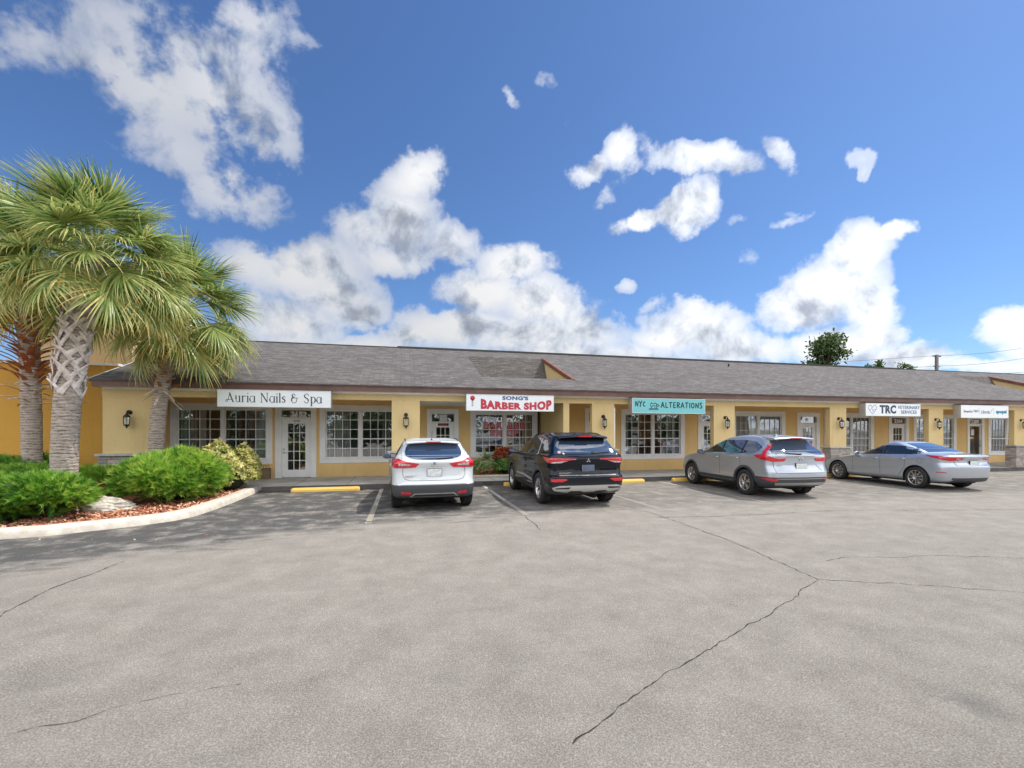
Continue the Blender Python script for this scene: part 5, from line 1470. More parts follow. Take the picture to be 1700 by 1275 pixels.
c.rail(.615, -.25, 1.5, M['rubber'], .03, .014)
c.mirror(2.0, 1.13, M['p_black'], .12)
sw = [[(1.13, 1.19), (2.28, 1.17), (1.60, 1.53), (1.13, 1.575)], [(.18, 1.21), (1.07, 1.19), (1.07, 1.575), (.30, 1.57)], [(-.48, 1.31), (.04, 1.215), (.20, 1.555), (-.2, 1.51)]]
for a in sw: c.region('side_window', [(c.side(y), z) for y, z in a], M['c_glass'], .003, mirror=True)
c.strip('window_trim', [(c.side(2.25), 1.155), (c.side(.1), 1.185), (c.side(.26), 1.56)], .016, M['chrome'], .006, mirror=True)
c.strip('shoulder_crease', [(c.side(2.9), 1.0), (c.side(1.2), 1.02), (c.side(-.3), 1.06)], .012, M['p_black'], .008, mirror=True)
for y in (1.10, .20): c.strip('door_seam', [(c.side(y), 1.14), (c.side(y), .50)], .008, M['seal'], .0015, mirror=True)
c.strip('door_trim', [(c.side(2.0), .60), (c.side(1.2), .60), (c.side(.46), .53)], .05, M['satin'], .012, mirror=True)
c.strip('sill_trim', [(c.side(2.15), .42), (c.side(.52), .40)], .035, M['rubber'], .02, mirror=True)
for yw in (0, 2.706):
    pts = [(c.side(yw + .47 * math.cos(R(a))), .375 + .47 * math.sin(R(a))) for a in range(12, 169, 8)]
    c.strip('arch_trim', pts, .06, M['plastic'], .010, mirror=True, skirt=.03)
c.handle(1.33, 1.03, M['p_black']); c.handle(.42, 1.05, M['p_black'])
c.region('windshield', [(-.7, 1.25), (.7, 1.25), (.58, 1.61), (-.58, 1.61)], M['c_glass'], .003, 'front')
c.region('headlight', [(.5, .84), (.82, .86), (.82, .94), (.5, .90)], M['head'], .006, 'front', mirror=True)
c.region('front_grille', [(-.45, .5), (.45, .5), (.40, .86), (-.40, .86)], M['rubber'], .006, 'front')
c.region('window_sticker', [(-.64 + .035 * math.cos(R(a)), 1.255 + .03 * math.sin(R(a))) for a in range(0, 360, 30)], simple('sticker_pink', (.55, .25, .27), .5, var=0), .008, 'rear', spacing=.03)
c.region('window_sticker', [(-.575, 1.245), (-.535, 1.245), (-.535, 1.215), (-.575, 1.215)], simple('sticker_green', (.35, .6, .45), .5, var=0), .008, 'rear', spacing=.03)
c.region('window_sticker', [(.655 + .045 * math.cos(R(a)), 1.285 + .045 * math.sin(R(a))) for a in range(0, 360, 24)], M['ink_white'], .008, 'rear', spacing=.03)
c.wheels(.245, 'block', 5, dark=True)
hh, _ = c.hit_dir('rear', 0, 1.07); y = hh.y - .012; mb = MB(); L = .052
for a in (90, 210, 330):
    u = Vector((math.cos(R(a)), math.sin(R(a)))); v = Vector((-u.y, u.x))
    q = [u * .003, u * L * .5 + v * L * .3, u * L * 1.05, u * L * .5 - v * L * .3]
    mb.prism([(p.x, p.y + 1.07) for p in q], 'y', y, y + .012)
mb.build('diamond_emblem', M['chrome'], c.e)
h2, _ = c.hit_dir('rear', -.54, .79)
wall_text(textmesh('OUTLANDER', .045, .003, .001, 1.35), -.50, h2.y - .004, .79, M['chrome'], c.e, off=(0, 0, 0))

# ---- silver compact SUV, three quarter view
lv = [(.27, -.66, 3.30, .80, .2, .3, 0), (.32, -.84, 3.42, .86, .22, .3, 0), (.42, -.965, 3.50, .905, .24, .3, 0), (.56, -1.0, 3.56, .925, .24, .32, 0), (.66, -.995, 3.57, .928, .24, .34, 0), (.70, -.975, 3.56, .925, .24, .34, .0), (.80, -.93, 3.54, .925, .25, .36, .01),
      (.92, -.925, 3.50, .9275, .25, .38, .05), (1.02, -.93, 3.42, .925, .24, .42, .1), (1.075, -.92, 3.2, .91, .23, .46, .14), (1.10, -.90, 2.7, .885, .22, .45, .12), (1.125, -.88, 2.38, .87, .22, .35, 0), (1.22, -.81, 2.14, .83, .22, .32, 0), (1.36, -.72, 1.82, .765, .24, .3, 0), (1.48, -.64, 1.52, .70, .24, .28, 0),
      (1.555, -.57, 1.32, .655, .25, .26, 0), (1.60, -.46, 1.1, .60, .25, .26, 0), (1.63, -.28, .9, .51, .22, .24, 0), (1.645, 0, .7, .36, .2, .2, 0)]
SIL = (9.93, 10.30)
c = Car('silver_suv', lv, 2.66, .352, 1.61, .9275, M['p_silver'], .55, br=.10, bf=.18, tr=.07, tf=.11, ym=1.2, hood=(2.0, 1.5), roof_c=.05, loc=SIL, yaw=R(-5.0),
        label='silver SUV with tall hooked red tail lights below the turquoise sign', cat='SUV', rise=.03, tyre_w=.225,
        clad=lambda x, y, z: z < (.55 if y < -.35 else .44))
cS = c
c.region('rear_window', [(-.56, 1.53), (.56, 1.53), (.70, 1.30), (.735, 1.16), (.70, 1.125), (-.70, 1.125), (-.735, 1.16), (-.70, 1.30)], M['c_glass2'], .004, 'rear', rnd=1)
for sg in (1, -1):
    T = c.region('tail_light', [(sg * c.a_of((.66, -.62)), 1.50), (sg * c.a_of((.73, -.56)), 1.50), (sg * c.a_of((.80, -.60)), 1.30), (sg * c.a_of((.86, -.62)), 1.15), (sg * c.side(-.34), 1.11), (sg * c.side(-.48), 1.04), (sg * c.a_of((.87, -.74)), .985), (sg * c.a_of((.72, -.86)), .955), (sg * .47, .965), (sg * .44, .99), (sg * .40, 1.045),
                               (sg * .60, 1.035), (sg * c.a_of((.72, -.86)), 1.06), (sg * c.a_of((.78, -.72)), 1.14), (sg * c.a_of((.745, -.68)), 1.30)], M['red'], .014, spacing=.03)
    c.region('reflector', [(sg * c.a_of((.62, -.95)), .52), (sg * c.a_of((.82, -.85)), .535), (sg * c.side(-.58), .52), (sg * c.a_of((.84, -.85)), .47), (sg * c.a_of((.70, -.9)), .455)], M['red'], .01, spacing=.03)
c.region('skid_plate', [(-.72, .42), (.72, .42), (.66, .345), (-.66, .345)], M['satin'], .012, 'rear', spacing=.03)
c.strip('chrome_strip', [(-.72, 1.085), (.72, 1.085)], .018, M['chrome'], .008, 'rear')
c.strip('tailgate_seam', [(-.735, 1.04), (-.72, .80), (-.69, .67), (.69, .67), (.72, .80), (.735, 1.04)], .01, M['seal'], .0015, 'rear')
c.strip('tailgate_crease', [(-.60, .74), (-.44, .90), (.44, .90), (.60, .74)], .014, M['p_silver'], .008, 'rear')
c.strip('bumper_chrome', [(-.80, .52), (.80, .52)], .012, M['satin'], .006, 'rear')
c.plate(.835, .152, .078)
c.wiper(0, -.4, 1.15, M['rubber'])
c.spoiler(.56, -.78, -.2, 1.535, .055, M['p_silver'])
c.fin(-.05, M['p_silver'], 1.1)
c.mirror(1.88, 1.07, simple('grey_mirror_shell', (.06, .065, .07), .3, var=0, coat=1))
sw = [[(1.12, 1.12), (2.12, 1.10), (1.60, 1.41), (1.12, 1.475)], [(.20, 1.13), (1.03, 1.12), (1.03, 1.48), (.22, 1.50)], [(-.42, 1.20), (-.28, 1.15), (.11, 1.135), (.13, 1.495), (-.22, 1.45), (-.50, 1.32)]]
for i, a in enumerate(sw): c.region('side_window', [(c.side(y), z) for y, z in a], M['c_glass'] if i < 1 else M['c_glass2'], .004, mirror=True)
c.strip('window_pillar', [(c.side(1.075), 1.12), (c.side(1.075), 1.475)], .075, M['rubber'], .003, mirror=True)
c.strip('window_pillar', [(c.side(.165), 1.13), (c.side(.175), 1.49)], .07, M['rubber'], .003, mirror=True)
c.strip('window_trim', [(c.side(2.1), 1.08), (c.side(.1), 1.11), (c.side(-.32), 1.13), (c.side(-.53), 1.30), (c.side(-.25), 1.47)], .014, M['chrome'], .007, mirror=True)
for y in (1.09, .17): c.strip('door_seam', [(c.side(y), 1.08), (c.side(y), .48)], .008, M['seal'], .0015, mirror=True)
c.strip('shoulder_crease', [(c.side(2.9), .93), (c.side(1.2), .96), (c.side(-.4), 1.03)], .012, M['p_silver'], .006, mirror=True)
for yw in (0, 2.66):
    pts = [(c.side(yw + .437 * math.cos(R(a))), .352 + .437 * math.sin(R(a))) for a in range(0, 181, 8)]
    c.strip('arch_trim', pts, .058, M['plastic'], .014, mirror=True, skirt=.03)
c.strip('sill_trim', [(c.side(2.2), .40), (c.side(.46), .40)], .06, M['plastic'], .02, mirror=True)
c.strip('chrome_strip', [(c.side(2.15), .355), (c.side(.5), .355)], .016, M['chrome'], .022, mirror=True)
c.handle(1.28, .98, M['p_silver']); c.handle(.36, 1.0, M['p_silver'])
c.region('windshield', [(-.68, 1.17), (.68, 1.17), (.56, 1.53), (-.56, 1.53)], M['c_glass'], .003, 'front')
c.region('headlight', [(.5, .80), (.82, .86), (.82, .93), (.5, .87)], M['head'], .006, 'front', mirror=True)
c.region('front_grille', [(-.4, .55), (.4, .55), (.36, .82), (-.36, .82)], M['rubber'], .006, 'front')
c.wheels(.225, 'split', 5)
hh, _ = c.hit_dir('rear', 0, 1.03); y = hh.y - .012; mb = MB()
for x in (-1, 1): mb.prism([(x * .026, 1.055), (x * .038, 1.055), (x * .030, 1.0), (x * .018, 1.0)], 'y', y, y + .012)
mb.box(-.026, .026, y, y + .012, 1.022, 1.034)
for a, b in (((-.052, 1.07), (.052, 1.07)), ((.052, 1.07), (.038, .985)), ((.038, .985), (-.038, .985)), ((-.038, .985), (-.052, 1.07))):
    mb.tube([(a[0], y + .004, a[1]), (b[0], y + .004, b[1])], .006, 6)
mb.build('letter_emblem', M['chrome'], c.e)
h2, _ = c.hit_dir('rear', -.54, .87)
wall_text(textmesh('CR-V', .05, .003, .001, 1.3), -.58, h2.y - .006, .86, M['chrome'], c.e, off=(0, 0, 0))

# ---- silver saloon
lv = [(.22, -.62, 3.30, .78, .2, .3, 0), (.26, -.80, 3.42, .84, .22, .3, 0), (.34, -.90, 3.52, .875, .40, .3, 0), (.50, -.94, 3.58, .893, .40, .34, 0), (.60, -.95, 3.58, .897, .40, .36, 0), (.66, -.94, 3.56, .893, .40, .38, .0), (.74, -.90, 3.52, .892, .40, .40, .03),
      (.82, -.90, 3.46, .8975, .40, .42, .06), (.88, -.93, 3.3, .893, .40, .46, .12), (.92, -.945, 2.9, .875, .40, .46, .13), (.945, -.93, 2.5, .86, .40, .4, .1), (.965, -.88, 2.25, .845, .40, .32, 0), (.985, -.70, 2.16, .825, .40, .3, 0), (1.005, -.42, 2.10, .805, .25, .3, 0), (1.045, -.24, 2.0, .785, .25, .3, 0), (1.14, -.03, 1.80, .735, .26, .3, 0), (1.27, .26, 1.5, .66, .26, .28, 0),
      (1.35, .46, 1.30, .61, .26, .26, 0), (1.39, .60, 1.2, .55, .24, .26, 0), (1.415, .78, 1.1, .46, .2, .24, 0), (1.425, .92, 1.02, .3, .05, .05, 0)]
MAZ = (16.04, 10.32)
c = Car('silver_sedan', lv, 2.70, .33, 1.56, .8975, M['p_silver2'], .30, br=.12, bf=.22, tr=.08, tf=.12, ym=1.25, hood=(1.95, 1.5), roof_c=.035, loc=MAZ, yaw=R(-4.5),
        label='silver four door sedan parked left of the white three name sign', cat='sedan', rise=.038, tyre_w=.215, arch_r=.38,
        clad=lambda x, y, z: z < .375 and y < -.60 and abs(x) < .62)
cM = c
c.region('rear_window', [(-.45, .60), (.45, .60), (.57, .08), (.60, -.16), (.3, -.20), (-.3, -.20), (-.60, -.16), (-.57, .08)], M['c_glass2'], .004, 'top', spacing=.04)
for sg in (1, -1):
    T = c.region('tail_light', [(sg * .34, .955), (sg * .52, .975), (sg * c.a_of((.74, -.78)), .995), (sg * c.side(-.45), 1.02), (sg * c.side(-.22), 1.045), (sg * c.side(-.42), .975), (sg * c.a_of((.82, -.72)), .90), (sg * c.a_of((.70, -.84)), .875), (sg * .46, .895), (sg * .36, .92)], M['red'], .012, spacing=.03)
    c.region('reflector', [(sg * c.a_of((.78, -.8)), .545), (sg * c.side(-.58), .555), (sg * c.side(-.55), .53), (sg * c.a_of((.79, -.8)), .52)], M['red'], .006, spacing=.03)
    c.region('lamp_lens', [(sg * .44, .945), (sg * .56, .955), (sg * .56, .925), (sg * .46, .92)], M['clear'], .016, parent=T, spacing=.03)
c.region('windshield', [(-.68, 2.02), (.68, 2.02), (.52, 1.28), (-.52, 1.28)], M['c_glass'], .003, 'top', spacing=.05)
c.plate(.80, .152, .078)
c.strip('boot_seam', [(-.62, .93), (-.56, .74), (.56, .74), (.62, .93)], .009, M['seal'], .0015, 'rear')
c.strip('chrome_strip', [(-.33, .965), (.33, .965)], .012, M['chrome'], .006, 'rear')
sw = [[(1.08, 1.0), (2.0, .955), (1.98, .985), (1.38, 1.235), (1.08, 1.285)], [(-.17, 1.115), (.02, 1.05), (.20, 1.03), (1.0, 1.0), (1.0, 1.29), (.55, 1.285), (.22, 1.225), (.0, 1.165)]]
c.strip('window_pillar', [(c.side(.20), 1.035), (c.side(.17), 1.20)], .03, M['rubber'], .006, mirror=True)
for a in sw: c.region('side_window', [(c.side(y), z) for y, z in a], M['c_glass'], .004, mirror=True)
c.strip('window_pillar', [(c.side(1.04), 1.0), (c.side(1.04), 1.285)], .07, M['rubber'], .003, mirror=True)
for pts in ([(1.10, .96), (1.10, .38)], [(.30, 1.0), (.32, .62), (.52, .36)], [(2.10, .90), (2.08, .38)]):
    c.strip('door_seam', [(c.side(y), z) for y, z in pts], .008, M['seal'], .0015, mirror=True)
c.strip('shoulder_crease', [(c.side(3.0), .76), (c.side(1.6), .80), (c.side(.4), .87), (c.side(-.3), .93)], .014, M['p_silver2'], .006, mirror=True)
c.region('fuel_flap', [(c.side(-.12) + .075 * math.cos(R(a)), .86 + .075 * math.sin(R(a))) for a in range(0, 360, 20)], M['p_silver2'], .004, spacing=.04, mirror=False)
c.strip('fuel_flap_seam', [(-(c.side(-.12) + .08 * math.cos(R(a))), .86 + .08 * math.sin(R(a))) for a in range(0, 361, 15)], .006, M['seal'], .0015)
c.strip('sill_trim', [(c.side(2.2), .29), (c.side(.5), .29)], .03, M['p_silver2'], .014, mirror=True)
c.handle(1.28, .855, M['p_silver2']); c.handle(.40, .89, M['p_silver2'])
c.mirror(1.80, .93, M['p_silver2'], .10)
c.region('headlight', [(.45, .66), (.80, .70), (.80, .76), (.5, .72)], M['head'], .006, 'front', mirror=True)
c.wheels(.225, 'multi', 10)
# ------------------------------------------------------------------ vegetation
def rotz(a): return np.array([[math.cos(a), -math.sin(a), 0], [math.sin(a), math.cos(a), 0], [0, 0, 1]])
def frame_mats(dirs, rolls):
    """rotation matrices whose x axis follows dirs"""
    d = dirs / np.linalg.norm(dirs, axis=1, keepdims=True)
    up = np.tile(np.array([0, 0, 1.0]), (len(d), 1)); up[abs(d[:, 2]) > .97] = (1, 0, 0)
    s = np.cross(up, d); s /= np.linalg.norm(s, axis=1, keepdims=True); u = np.cross(d, s)
    c, sn = np.cos(rolls)[:, None], np.sin(rolls)[:, None]
    return np.stack([d, s * c + u * sn, u * c - s * sn], axis=2)
def scatter(protoV, protoF, pos, mats, scale):
    n, k = len(pos), len(protoV)
    V = np.einsum('nij,kj->nki', mats, protoV) * scale[:, None, None] + pos[:, None, :]
    Fq = (protoF[None] + (np.arange(n) * k)[:, None, None]).reshape(-1, protoF.shape[1])
    return V.reshape(-1, 3), Fq

M['palm'] = leaf('palm_blade', [(0, (.035, .085, .025)), (.3, (.10, .19, .05)), (.55, (.34, .42, .12)), (.8, (.64, .62, .24)), (1, (.70, .44, .13))], .42, .36)
M['palm_trunk'] = None
def trunk_mat(name, c0, c1, c2, rings=15):
    m, t, b = new_mat(name)
    pos = t.n('ShaderNodeTexCoord').outputs['Object']
    v = t.n('ShaderNodeVectorMath', operation='MULTIPLY'); S(t, v.inputs[0], pos); v.inputs[1].default_value = (1.6, 1.6, 9.0)
    n = t.noise(v.outputs[0], 3.6, 7, .7, .6); n2 = t.noise(pos, 2.2, 3, .6); n3 = t.noise(pos, 40, 3, .7)
    sp_ = t.n('ShaderNodeSeparateXYZ'); S(t, sp_.inputs[0], pos)
    w_ = t.math('SINE', t.math('MULTIPLY', t.math('ADD', sp_.outputs[2], t.math('MULTIPLY', n2, .14)), 2 * math.pi * rings))
    f = t.math('ADD', t.math('MULTIPLY', w_, .045), t.math('ADD', t.math('MULTIPLY', n, .85), t.math('MULTIPLY', n3, .22)))
    S(t, b.inputs['Base Color'], t.ramp(f, [(.36, c0), (.54, c1), (.78, c2)]))
    b.inputs['Roughness'].default_value = .95
    S(t, b.inputs['Normal'], t.bump(f, .05, 1))
    return m
M['palm_trunk'] = trunk_mat('palm_trunk_bark', (.12, .085, .065), (.47, .38, .32), (.78, .68, .61))
M['boot'] = simple('old_leaf_base', (.66, .57, .52), .85, var=.38, scale=7, bump=.01)
M['boot_red'] = simple('rust_leaf_base', (.40, .15, .06), .85, var=.5, scale=6, bump=.01)
M['boot_dry'] = simple('dry_leaf_stalk', (.56, .43, .32), .8, var=.35, scale=6)

def fan_blade(rng, L, droop, old):
    """costapalmate leaf in local frame: stalk along +x, blade starts at origin"""
    V = []; Fq = []; T = []
    nseg = 60; costa = .30 * L
    for k in range(nseg):
        u = -1 + 2 * (k + .5) / nseg
        ang = u * R(128) + rng.normal(0, .02)
        # root of the segment slides along the recurved midrib
        cx = costa * (1 - abs(u)) ** 1.2; cz = -.22 * cx * cx / max(costa, .01)
        ln = L * (1 - .34 * abs(u) ** 2) * rng.uniform(.80, 1.12) - cx * .45
        w0 = .0165 * L
        d = np.array([math.cos(ang * .82), math.sin(ang * .82), 0.0])
        d[2] = -.10 - .22 * (1 - abs(u)) + (.10 if k % 2 else -.06) + rng.normal(0, .05); d /= np.linalg.norm(d)
        side = np.array([-d[1], d[0], 0]); side /= np.linalg.norm(side)
        n = 9; base = len(V); p = np.array([cx, 0, cz]); vel = d.copy()
        dr = droop * rng.uniform(.3, 2.0); side = side * rng.uniform(.8, 1.15)
        tip = rng.random() < (.5 + .4 * old)
        tt = min(1, max(0, rng.normal(.42 + .22 * old, .16)))
        tw = rng.normal(0, .25)
        for i in range(n):
            s_ = i / (n - 1)
            w_ = w0 * (.5 + 1.7 * s_) if s_ < .3 else w0 * 1.01 * (1 - ((s_ - .3) / .7) ** 1.1) + .0016
            sd = side * math.cos(tw * s_) + np.array([0, 0, 1.0]) * math.sin(tw * s_)
            V.append(p + sd * w_); V.append(p - sd * w_)
            tv = tt + (.33 * max(0, s_ - .6) / .4 if tip else 0) + .12 * (rng.random() - .5)
            T += [tv, tv]
            if i < n - 1:
                vel = vel + np.array([0, 0, -1.0]) * dr * (s_ ** 2.0) * .40
                vel /= np.linalg.norm(vel); p = p + vel * ln / (n - 1)
        for i in range(n - 1):
            a = base + 2 * i; Fq.append((a, a + 1, a + 3, a + 2))
    return np.array(V), np.array(Fq), np.array(T)

def palm(name, base, h_top, lean, r0, r1, n_fronds, L, seed, label, boots, group='cabbage palms', el_min=-55):
    rng = np.random.default_rng(seed); rnd = random.Random(seed)
    e = empty('palm_tree', base, 0, label, 'palm tree', group)
    top = np.array([lean[0], lean[1], h_top])
    path = lambda k: np.array([lean[0] * k ** 2.6, lean[1] * k ** 2.6, h_top * k])
    mb = MB(); nz = 70; na = 26; vs = []
    for i in range(nz + 1):
        k = i / nz; p = path(k); r = (r0 + (r1 - r0) * k) * (1 + .22 * max(0, 1 - k * 9) ** 2)
        for j in range(na):
            a = 2 * math.pi * j / na
            rr = r * (1 + .018 * math.sin(h_top * k * 2 * math.pi * 9 + math.sin(a * 2) * 1.2) + rnd.uniform(-.016, .016))
            vs.append((p[0] + rr * math.cos(a), p[1] + rr * math.sin(a), p[2] - .02))
    mb.add(vs, [(i * na + j, i * na + (j + 1) % na, (i + 1) * na + (j + 1) % na, (i + 1) * na + j) for i in range(nz) for j in range(na)], True)
    mb.build('trunk', M['palm_trunk'], e)
    # old leaf bases
    for kind, z0, z1, nb_, ln, wd, tilt, m in boots:
        bt = MB()
        for i in range(nb_):
            k = (z0 + (z1 - z0) * (i + .5) / nb_) / h_top; p = path(k); r = r0 + (r1 - r0) * k
            a = i * 2.399 + rnd.uniform(-.15, .15)
            if kind == 'lattice':
                for sg in (-1, 1):
                    l_ = ln * rnd.uniform(.75, 1.2); w_ = wd * rnd.uniform(.75, 1.2); sl_ = R(rnd.uniform(30, 48)); fl = rnd.uniform(.02, .10) * (1.6 if rnd.random() < .15 else 1); acc = []
                    for q in range(6):
                        s_ = q / 5; aa_ = a + sg * (s_ * l_ * math.sin(sl_) / (r + .03)) - sg * .12; zz_ = s_ * l_ * math.cos(sl_)
                        rad = np.array([math.cos(aa_), math.sin(aa_), 0]); tan = np.array([-math.sin(aa_), math.cos(aa_), 0])
                        C_ = p + rad * (r + .012 + .012 * (sg > 0) + fl * s_ ** 2.5) + np.array([0, 0, zz_])
                        wv_ = tan * math.cos(sl_) * sg * -1 + np.array([0, 0, math.sin(sl_)]); ww = w_ * (1.15 - .65 * s_) / 2
                        for k1, k2 in ((-1, 0), (0, .018), (1, 0), (0, -.02)): acc.append(tuple(C_ + wv_ * ww * k1 + rad * k2))
                    bt.add(acc, [(4 * i_ + j, 4 * i_ + (j + 1) % 4, 4 * i_ + 4 + (j + 1) % 4, 4 * i_ + 4 + j) for i_ in range(5) for j in range(4)] + [(20, 21, 22, 23)])
                continue
            for sg in (0,):
                rad = np.array([math.cos(a), math.sin(a), 0]); tan = np.array([-math.sin(a), math.cos(a), 0])
                zt = R(tilt + rnd.uniform(-12, 12)); sw = R(34) * sg if kind == 'lattice' else R(rnd.uniform(-20, 20))
                l_ = ln * rnd.uniform(.75, 1.2); w_ = wd * rnd.uniform(.8, 1.25)
                upv = np.array([0, 0, 1.0])
                d = rad * math.cos(zt) + upv * math.sin(zt)
                if kind == 'lattice': d = d * math.cos(sw) + tan * math.sin(sw)
                P0 = p + rad * (r * .92) - upv * .05; acc = []
                dd = d.copy()
                for q in range(5):
                    s_ = q / 4
                    ww = w_ * (1 - .55 * s_) if kind == 'lattice' else w_ * (.9 - .3 * s_ if s_ < .9 else .35)
                    sd = np.cross(dd, rad * .3 + upv); sd /= np.linalg.norm(sd)
                    if kind == 'lattice': sd = np.cross(rad, dd); sd /= max(1e-6, np.linalg.norm(sd))
                    th = .016
                    nrm = np.cross(sd, dd)
                    for aa, bb in ((-1, 0), (0, 1), (1, 0), (0, -.5)): acc.append(tuple(P0 + sd * ww * aa / 2 + nrm * th * bb))
                    step = l_ / 4
                    P0 = P0 + dd * step
                    dd = dd + (rad * .10 if kind == 'lattice' else -upv * .12 + rad * .05); dd /= np.linalg.norm(dd)
                bt.add(acc, [(4 * i_ + j, 4 * i_ + (j + 1) % 4, 4 * i_ + 4 + (j + 1) % 4, 4 * i_ + 4 + j) for i_ in range(4) for j in range(4)] + [(16, 17, 18, 19)])
        bt.build('leaf_bases', m, e)
    # crown
    VV = []; FF = []; TT = []; n0 = 0; stalk = MB()
    for i in range(n_fronds):
        k = (i + .5) / n_fronds
        el = R(86 - (86 - el_min) * k ** .85 + rng.normal(0, 5)); az = i * 2.39996 + rng.normal(0, .18)
        old = k
        ls = (.68 + .30 * k) * L * rng.uniform(.85, 1.1)
        d = np.array([math.cos(el) * math.cos(az), math.cos(el) * math.sin(az), math.sin(el)])
        P = top + d * r1 * .6 + np.array([0, 0, -.25 * k]); pts = [P.copy()]; v = d.copy()
        for q in range(6):
            v = v + np.array([0, 0, -1.0]) * .055 * (1 + k); v /= np.linalg.norm(v); P = P + v * ls / 6; pts.append(P.copy())
        stalk.tube([tuple(x) for x in pts], [.026, .02, .017, .015, .013, .012, .010], 5)
        bV, bF, bT = fan_blade(rng, L * rng.uniform(.88, 1.1), .45 + .75 * k, old)
        Mx = frame_mats(np.array([v]), np.array([rng.normal(0, .35)]))[0]
        # blade droops at the hastula
        VV.append(bV @ Mx.T + P); FF.append(bF + n0); TT.append(bT); n0 += len(bV)
    stalk.build('leaf_stalks', simple('palm_stalk', (.17, .22, .06), .5, var=.25, scale=5), e)
    V = np.concatenate(VV); Fq = np.concatenate(FF); T = np.concatenate(TT)
    np_mesh('crown', V, Fq, M['palm'], e, T)
    return e
palm('p', (-6.72, 10.95, .1), 5.25, (.58, .0), .215, .215, 70, .98, 5, 'big palm in front with a criss-crossed pale trunk top', [('lattice', 2.3, 4.5, 62, .40, .10, 66, M['boot']), ('stub', 4.3, 5.0, 20, .35, .09, 50, M['boot_dry'])], el_min=-22)
palm('p', (-9.2, 13.9, .1), 5.9, (-.25, .1), .20, .19, 52, 1.1, 9, 'palm at the left edge with rust coloured leaf bases', [('stub', 2.9, 5.0, 95, .46, .15, 38, M['boot_red']), ('stub', 2.35, 2.9, 12, .8, .10, 14, M['boot_dry'])], el_min=-25)
palm('p', (-6.40, 13.7, .1), 4.9, (.72, -.15), .18, .165, 56, 1.04, 21, 'smaller palm standing in front of the wide lantern column', [('stub', 2.75, 3.9, 30, .3, .08, 35, M['boot_red']), ('stub', 2.55, 2.8, 8, .45, .09, -35, M['boot_dry'])], el_min=-36)

# low shrubs
def sprig_proto():
    V = []; Fq = []
    up = np.array([0, 0, 1.0]); rg = random.Random(2)
    def leafq(p, d, l_, w_, up):
        s = np.cross(d, up); s /= np.linalg.norm(s); b = len(V)
        V.extend([p - s * w_, p + s * w_, p + d * l_ + s * w_ * .2, p + d * l_ - s * w_ * .2]); Fq.append((b, b + 1, b + 2, b + 3))
    for i in range(9):
        k = i / 9; p = np.array([k * 1.0, 0, .22 * k - .3 * k * k])
        for sg in (-1, 1):
            a = R(24 + rg.uniform(-6, 6)); d = np.array([math.cos(a), sg * math.sin(a), rg.uniform(-.05, .22)]); d /= np.linalg.norm(d)
            leafq(p, d, .46 * (1 - .5 * k), .019, up)
    leafq(np.array([0, 0, 0.0]), np.array([1.0, 0, .0]), 1.1, .016, up)
    return np.array(V), np.array(Fq)
SV, SF = sprig_proto()
M['juniper'] = leaf('juniper_green', [(0, (.02, .07, .012)), (.3, (.07, .22, .025)), (.55, (.24, .48, .05)), (1, (.62, .72, .14))], .45, .5)
M['twig'] = simple('twig_brown', (.09, .055, .035), .9, var=.3)
def lumpy(rng, n, rx, ry, h, lumps):
    """points over the outer shell of a mound built of overlapping lumps"""
    c = np.stack([rng.uniform(-.72, .72, lumps) * rx, rng.uniform(-.72, .72, lumps) * ry, rng.uniform(.15, .62, lumps) * h], 1)
    rr = np.stack([rng.uniform(.3, .5, lumps) * rx, rng.uniform(.3, .5, lumps) * ry, rng.uniform(.35, .5, lumps) * h], 1)
    c = np.vstack([c, [[0, 0, .3 * h]]]); rr = np.vstack([rr, [[.72 * rx, .72 * ry, .62 * h]]])
    out = []; nn = []
    while len(out) < n:
        k = rng.integers(0, len(c)); d = rng.normal(size=3); d[2] = abs(d[2]) * .9 - .15; d /= np.linalg.norm(d)
        p = c[k] + d * rr[k] * rng.uniform(.76, 1.10)
        if p[2] < .01: continue
        q = (((p - c) / (rr * .86)) ** 2).sum(1)
        if (q < 1).any(): continue
        out.append(p); nn.append(d)
    return np.array(out), np.array(nn)
